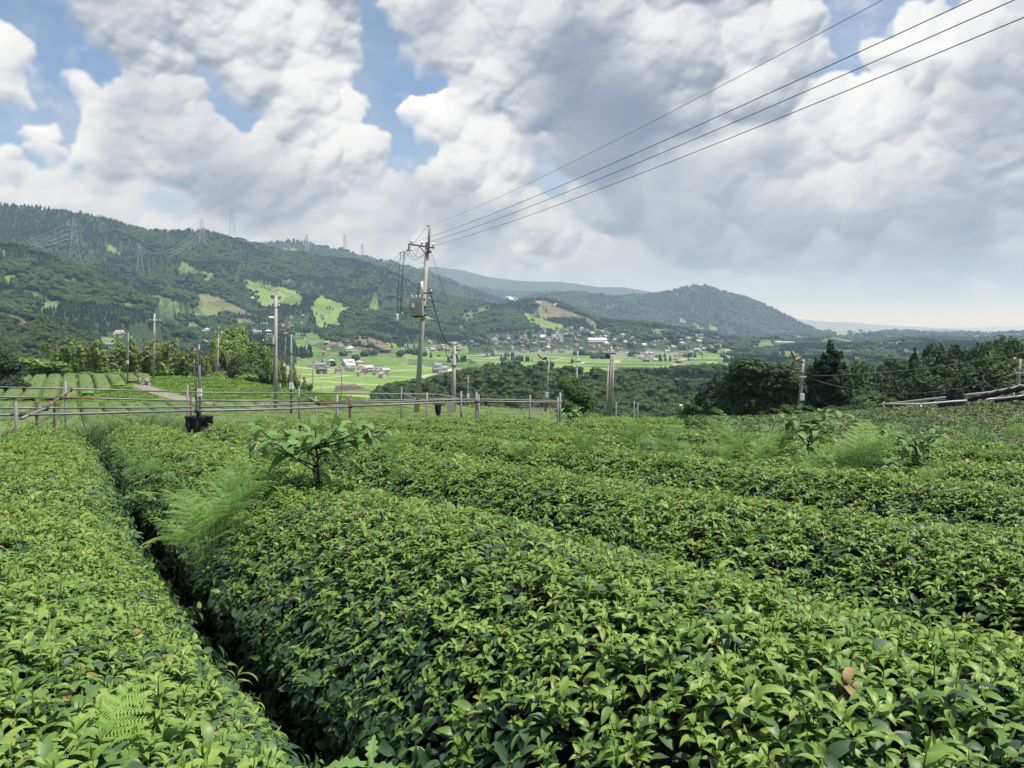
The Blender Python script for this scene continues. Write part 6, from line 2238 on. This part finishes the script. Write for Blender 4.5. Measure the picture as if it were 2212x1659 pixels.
# ------------------------------------------------------------------ bracken
def frond_mesh(name, L, seed, pairs=15, droop=.7, width=.44, fat=1.0):
    """bipinnate frond along +X, arching down"""
    rnd = random.Random(seed)
    m = MB()
    mid = []
    n = 22
    x = z = 0
    for i in range(n + 1):
        f = i / n
        th = .55 - (droop + .55) * f
        if i:
            x += math.cos(th) * L / n; z += math.sin(th) * L / n
        mid.append(Vector((x, 0, z)))
    m.tube(mid, [.0035 * (1 - .8 * i / n) * (L / .7) for i in range(n + 1)], 4, False, 1)

    def at(f):
        i = min(n - 1, int(f * n)); return mid[i].lerp(mid[i + 1], f * n - i), (mid[i + 1] - mid[i]).normalized()
    for k in range(pairs):
        f = .16 + .82 * (k / pairs) ** .92
        p, tg = at(f)
        env = (1 - f) ** .8 * (1 if k > 1 else .85)
        pl = L * width * env + .01
        gap = L * .80 / pairs
        env2 = .75 + .5 * env
        for s in (-1, 1):
            up = Vector((-tg.z, 0, tg.x))
            d0 = (Vector((0, s, 0)) * .9 + tg * rnd.uniform(.3, .55) + up * rnd.uniform(-.12, .30)).normalized()
            pn = max(5, int(19 * env) + 3)
            prev = p
            for j in range(pn):
                g = (j + .5) / pn
                c = p + d0 * pl * g - up * pl * .28 * g * g + tg * pl * .10 * g * g
                ll = gap * (.62 - .30 * g) * env2 * rnd.uniform(.85, 1.1) * min(fat, 1.15)
                wd = pl / pn * .62 * fat
                fw = (tg * .95 + d0 * .25).normalized(); bw = (-tg * .85 + d0 * .45).normalized()
                for dd in (fw, bw):
                    tip = c + dd * ll - up * ll * .18
                    a = c - d0 * wd * .5; b = c + d0 * wd * .5
                    m.add([a, b, tip + d0 * wd * .22, tip - d0 * wd * .12], [(0, 1, 2, 3)])
            m.tube([p, p + d0 * pl * .5 - up * pl * .07, p + d0 * pl - up * pl * .28], [.0016, .0012, .0005], 3, False, 1)
    return m.mesh(name, ['fern_leaf', 'fern_leaf'])


FR = [frond_mesh('frond', .62, 1, 11, .8, .38, .9), frond_mesh('frond', .62, 2, 10, 1.15, .35, .9), frond_mesh('frond', .62, 3, 12, .5, .40, .9)]


def fern(u, v, y, size, n, label, seed, lean=None, group=None, height_off=0.0):
    """v: picture height of the foot of the plant, set into the hedge top"""
    rnd = random.Random(seed)
    p = P(u, v, y)
    e = empty('bracken_fern', p, label, 'fern', group)
    for k in range(n):
        az = (k / n) * 6.28 + rnd.uniform(-.4, .4)
        if lean is not None:
            az = lean + rnd.uniform(-1.2, 1.2)
        o = link('frond', FR[k % 3], e)
        o.rotation_euler = (rnd.uniform(-.25, .25), rnd.uniform(-1.2, -.45), az)
        s = size / .62 * rnd.uniform(.7, 1.15)
        o.scale = (s, s, s)
        o.location = (rnd.uniform(-.06, .06), rnd.uniform(-.06, .06), rnd.uniform(-.08, .08))
    return e


def T_(y): return .58 / y + .096
fern(450, 1165, 4.2, .56, 9, 'large feathery fern in the gap between the two front hedges', 1)
fern(510, 1115, 4.6, .48, 6, 'second large fern joined to the right of the gap fern', 2)
fern(420, 1200, 3.6, .36, 6, 'darker low fern hanging into the front gap', 3)
fern(310, 1030, 6.6, .36, 5, 'small fern in the gap behind the left hedge', 5)
fern(268, 1010, 8.0, .30, 4, 'tiny fern higher up in the same gap', 6)
fern(585, 1085, 5.2, .40, 6, 'loose fern left of the big leaved weed', 7)
fern(845, 985, 8.0, .38, 5, 'fern just right of the big leaved weed', 8)
fern(860, 1035, 6.4, .34, 5, 'low fern behind the crest right of the weed', 9)
fern(1010, 990, 8.6, .42, 6, 'pale fern on the second hedge below the main pole', 10)
fern(1120, 985, 9.0, .42, 6, 'pale fern on the hedge right of the main pole', 11)
fern(1060, 1040, 7.0, .30, 4, 'small fern in the shaded side of the second hedge', 12)
fern(1260, 990, 8.5, .44, 6, 'pale fern in the middle of the back hedges', 13)
fern(1370, 965, 9.5, .48, 7, 'fern at the left of the thick fern patch', 14)
fern(1440, 1000, 7.8, .56, 9, 'bright bushy fern in the centre right', 15)
fern(1490, 1040, 7.0, .48, 8, 'bright low fern below the bushy one', 16)
fern(1590, 985, 8.6, .54, 8, 'tall fern with curled tips near the right weeds', 17)
fern(1640, 1030, 7.2, .56, 9, 'wide fern left of the right hand weed', 18)
fern(1560, 1000, 8.2, .44, 6, 'thin fern behind the curled one', 19)
fern(1740, 1050, 6.4, .48, 8, 'feathery fern under the right hand weed', 20)
fern(1830, 1025, 6.8, .58, 9, 'tall bright fern leaning to the upper right', 21, lean=1.0)
fern(1880, 1000, 7.2, .54, 8, 'fern reaching highest before the cut field', 22, lean=.7)
fern(1790, 1090, 5.6, .36, 6, 'low fern in front of the right hand ferns', 23)
fern(2010, 1065, 5.8, .30, 4, 'small pale fern below the rightmost weed', 24)
fern(2110, 980, 7.6, .46, 6, 'fern near the right edge before the cut field', 25)
fern(2190, 960, 7.8, .42, 5, 'fern cut off by the right edge', 26)
fern(1690, 985, 8.4, .44, 6, 'fern hidden half behind the right hand weed', 27)
# one frond close to the camera at the lower left
cf = empty('bracken_fern', P(105, 1880, 1.16), 'single bright fern frond low in the left corner', 'fern')
nf = frond_mesh('frond', .62, 9, 12, .35, .40, 1.45)
o = link('frond', nf, cf); o.rotation_euler = (0.1, -.60, 1.40); o.scale = (.50,) * 3; o.location = (0, 0, .02)
o = link('frond', nf, cf); o.rotation_euler = (-.3, -.15, .35); o.scale = (.30,) * 3; o.location = (.11, .0, -.02)

# ------------------------------------------------------------------ big leaved weeds
def weed_leaf(name, L, W, curl):
    v, f = leaf_geo(L, W, .35, curl, .18, 7, .03)
    return MB().add(v, f).mesh(name, 'weed_leaf', True)


WL = [weed_leaf('leaf', .15, .062, 1.2), weed_leaf('leaf', .17, .070, 1.7), weed_leaf('leaf', .13, .058, .7)]


def weed(u, v, y, hgt, spread, nb, label, seed, lean=0.0):
    rnd = random.Random(seed)
    p = P(u, v, y)
    e = empty('broadleaf_weed', p, label, 'weed')
    stem = MB()
    top = Vector((lean, 0, hgt * .62))
    stem.tube([Vector((0, 0, -.35)), Vector((lean * .3, 0, hgt * .25)), top], [.010, .008, .006], 6)
    tips = []
    for k in range(nb):
        an = k / nb * 6.28 + rnd.uniform(-.3, .3)
        b0 = Vector((lean * .4, 0, hgt * (.18 + .4 * rnd.random())))
        tip = Vector((math.cos(an) * spread * .5 * rnd.uniform(.65, 1.05) + lean, math.sin(an) * spread * .5 * rnd.uniform(.5, 1), hgt * rnd.uniform(.68, .95)))
        stem.tube([b0, b0.lerp(tip, .5) - Vector((0, 0, .02)), tip], [.006, .0045, .003], 5)
        tips.append((b0, tip))
    tips.append((top * .5, Vector((lean, 0, hgt * .82))))
    stem.tube([top, Vector((lean, 0, hgt * .82))], [.005, .003], 5)
    stem.build('stem', 'stem_dark', e, True)
    for (b0, tip) in tips:
        az = rnd.random() * 6
        for j in range(8):
            f = 1 - .085 * j
            az += 2.4
            o = link('leaf', rnd.choice(WL), e)
            s = rnd.uniform(.9, 1.25) * (.5 + hgt) * (.72 + .06 * j)
            o.location = b0.lerp(tip, f)
            o.rotation_euler = (rnd.uniform(-.3, .3), rnd.uniform(-.5, .35) - (.5 if j < 2 else 0), az)
            o.scale = (s, s, s)
        if rnd.random() < .35:      # drooping pale flower spike
            fl = MB()
            q = b0.lerp(tip, .93)
            d = Vector((rnd.uniform(-1, 1), rnd.uniform(-1, 0), -.3)).normalized()
            for j in range(7):
                c = q + d * (.007 * j + .02) - Vector((0, 0, .0006 * j * j))
                fl.box(c, (.007, .007, .006), Euler((rnd.random() * 3, rnd.random() * 3, 0)).to_matrix())
            fo = fl.build('flower_spike', 'pale_flower', e); fo['kind'] = 'stuff'
    for j in range(4):          # big low leaves on the main stem
        o = link('leaf', WL[1], e)
        o.location = Vector((lean * .3, 0, hgt * (.05 + .08 * j)))
        s = (hgt / .5) * rnd.uniform(.85, 1.1)
        o.scale = (s, s, s); o.rotation_euler = (rnd.uniform(-.2, .2), rnd.uniform(0, .5), j * 2.4 + seed)
    return e


weed(690, 1055, 5.3, .54, 1.15, 10, 'big leaved weed with drooping pale flowers on the middle hedge', 1, -.02)
weed(1740, 988, 8.2, .56, .75, 7, 'tall leafy weed standing out against the dark wood', 2, .08)
weed(1985, 1010, 7.0, .40, .62, 6, 'spreading leafy weed before the cut field near the right edge', 3, -.05)
weed(1238, 925, 16.0, .48, .85, 5, 'leafy weed at the right end of the pipe trellis', 4)
weed(560, 990, 9.5, .30, .5, 4, 'small leafy weed at the left behind the big leaved one', 5)
weed(1940, 1060, 6.0, .26, .4, 3, 'low weed half sunk in the hedge near the right edge', 7)
# serrated weed at the bottom middle
tw = empty('thistle_weed', P(800, 1655, 1.30), 'jagged leaved weed at the bottom between the front hedges', 'weed')
for k, (az, tilt, L) in enumerate(((3.0, .1, .10), (4.9, .55, .11), (.2, .3, .07), (1.6, -.6, .06), (5.6, -.2, .08))):
    vs, fs = [], []
    n = 10
    for i in range(n + 1):
        f = i / n
        w = L * .17 * math.sin(math.pi * min(1, f * .93 + .07)) * (1.25 if i % 2 else .6)
        z = -.35 * L * f * f + .25 * L * f
        vs += [(L * f, w, z + w * .2), (L * f, 0, z), (L * f, -w, z + w * .2)]
    for i in range(n):
        q = i * 3
        fs += [(q + 1, q, q + 3, q + 4), (q + 2, q + 1, q + 4, q + 5)]
    o = MB().add(vs, fs).build('leaf', 'weed_leaf', tw, False)
    o.rotation_euler = (0, tilt, az)
MB().tube([(0, 0, -.3), (0, 0, .02)], .004, 6).build('stem', 'weed_leaf', tw, True)

# ------------------------------------------------------------------ air
HZ = MB().box((0, 9000, 115), (46000, 46000, 680)).build('haze', [], None)
hm, ht = new_mat('haze')
ho_ = ht.n('ShaderNodeOutputMaterial')
pv_ = ht.n('ShaderNodeVolumePrincipled')
pv_.inputs['Color'].default_value = (.46, .68, 1.0, 1)
pv_.inputs['Absorption Color'].default_value = (1, 1, 1, 1)
pv_.inputs['Density'].default_value = HAZE
pv_.inputs['Anisotropy'].default_value = 0.1
ht.t.links.new(pv_.outputs[0], ho_.inputs['Volume'])
HZ.data.materials.clear(); HZ.data.materials.append(hm)
HZ['kind'] = 'stuff'; HZ['label'] = 'pale blue summer haze filling the valley'


# ------------------------------------------------------------------ labels: tell look-alikes apart by their place in the row
ORD = ('first second third fourth fifth sixth seventh eighth ninth tenth eleventh twelfth thirteenth fourteenth fifteenth sixteenth seventeenth eighteenth nineteenth twentieth '
       'twenty-first twenty-second twenty-third twenty-fourth twenty-fifth twenty-sixth twenty-seventh twenty-eighth twenty-ninth thirtieth').split()
bpy.context.view_layer.update()
same = {}
for o in C.objects:
    if o.parent is None and o.get('label') and o.get('group') and not str(o.get('kind', '')):
        same.setdefault(o['label'], []).append(o)
for lab, objs in same.items():
    if len(objs) < 2 or len(objs) > len(ORD) or 'power line' in lab or 'field stone' in lab:
        continue

    def place(o):
        if o.type == 'MESH' and o.location.length < 1e-6:
            c = Vector((0, 0, 0))
            for q in o.bound_box:
                c += Vector(q) / 8
        else:
            c = o.matrix_world.translation
        return c
    if 'cut brownish' in lab:
        objs.sort(key=lambda o: place(o).y); tail = ' row back from the ferns'
    else:
        objs.sort(key=lambda o: place(o).x / max(place(o).y, .1)); tail = ' from the left'
    for k, o in enumerate(objs):
        o['label'] = lab + ', ' + ORD[k] + tail
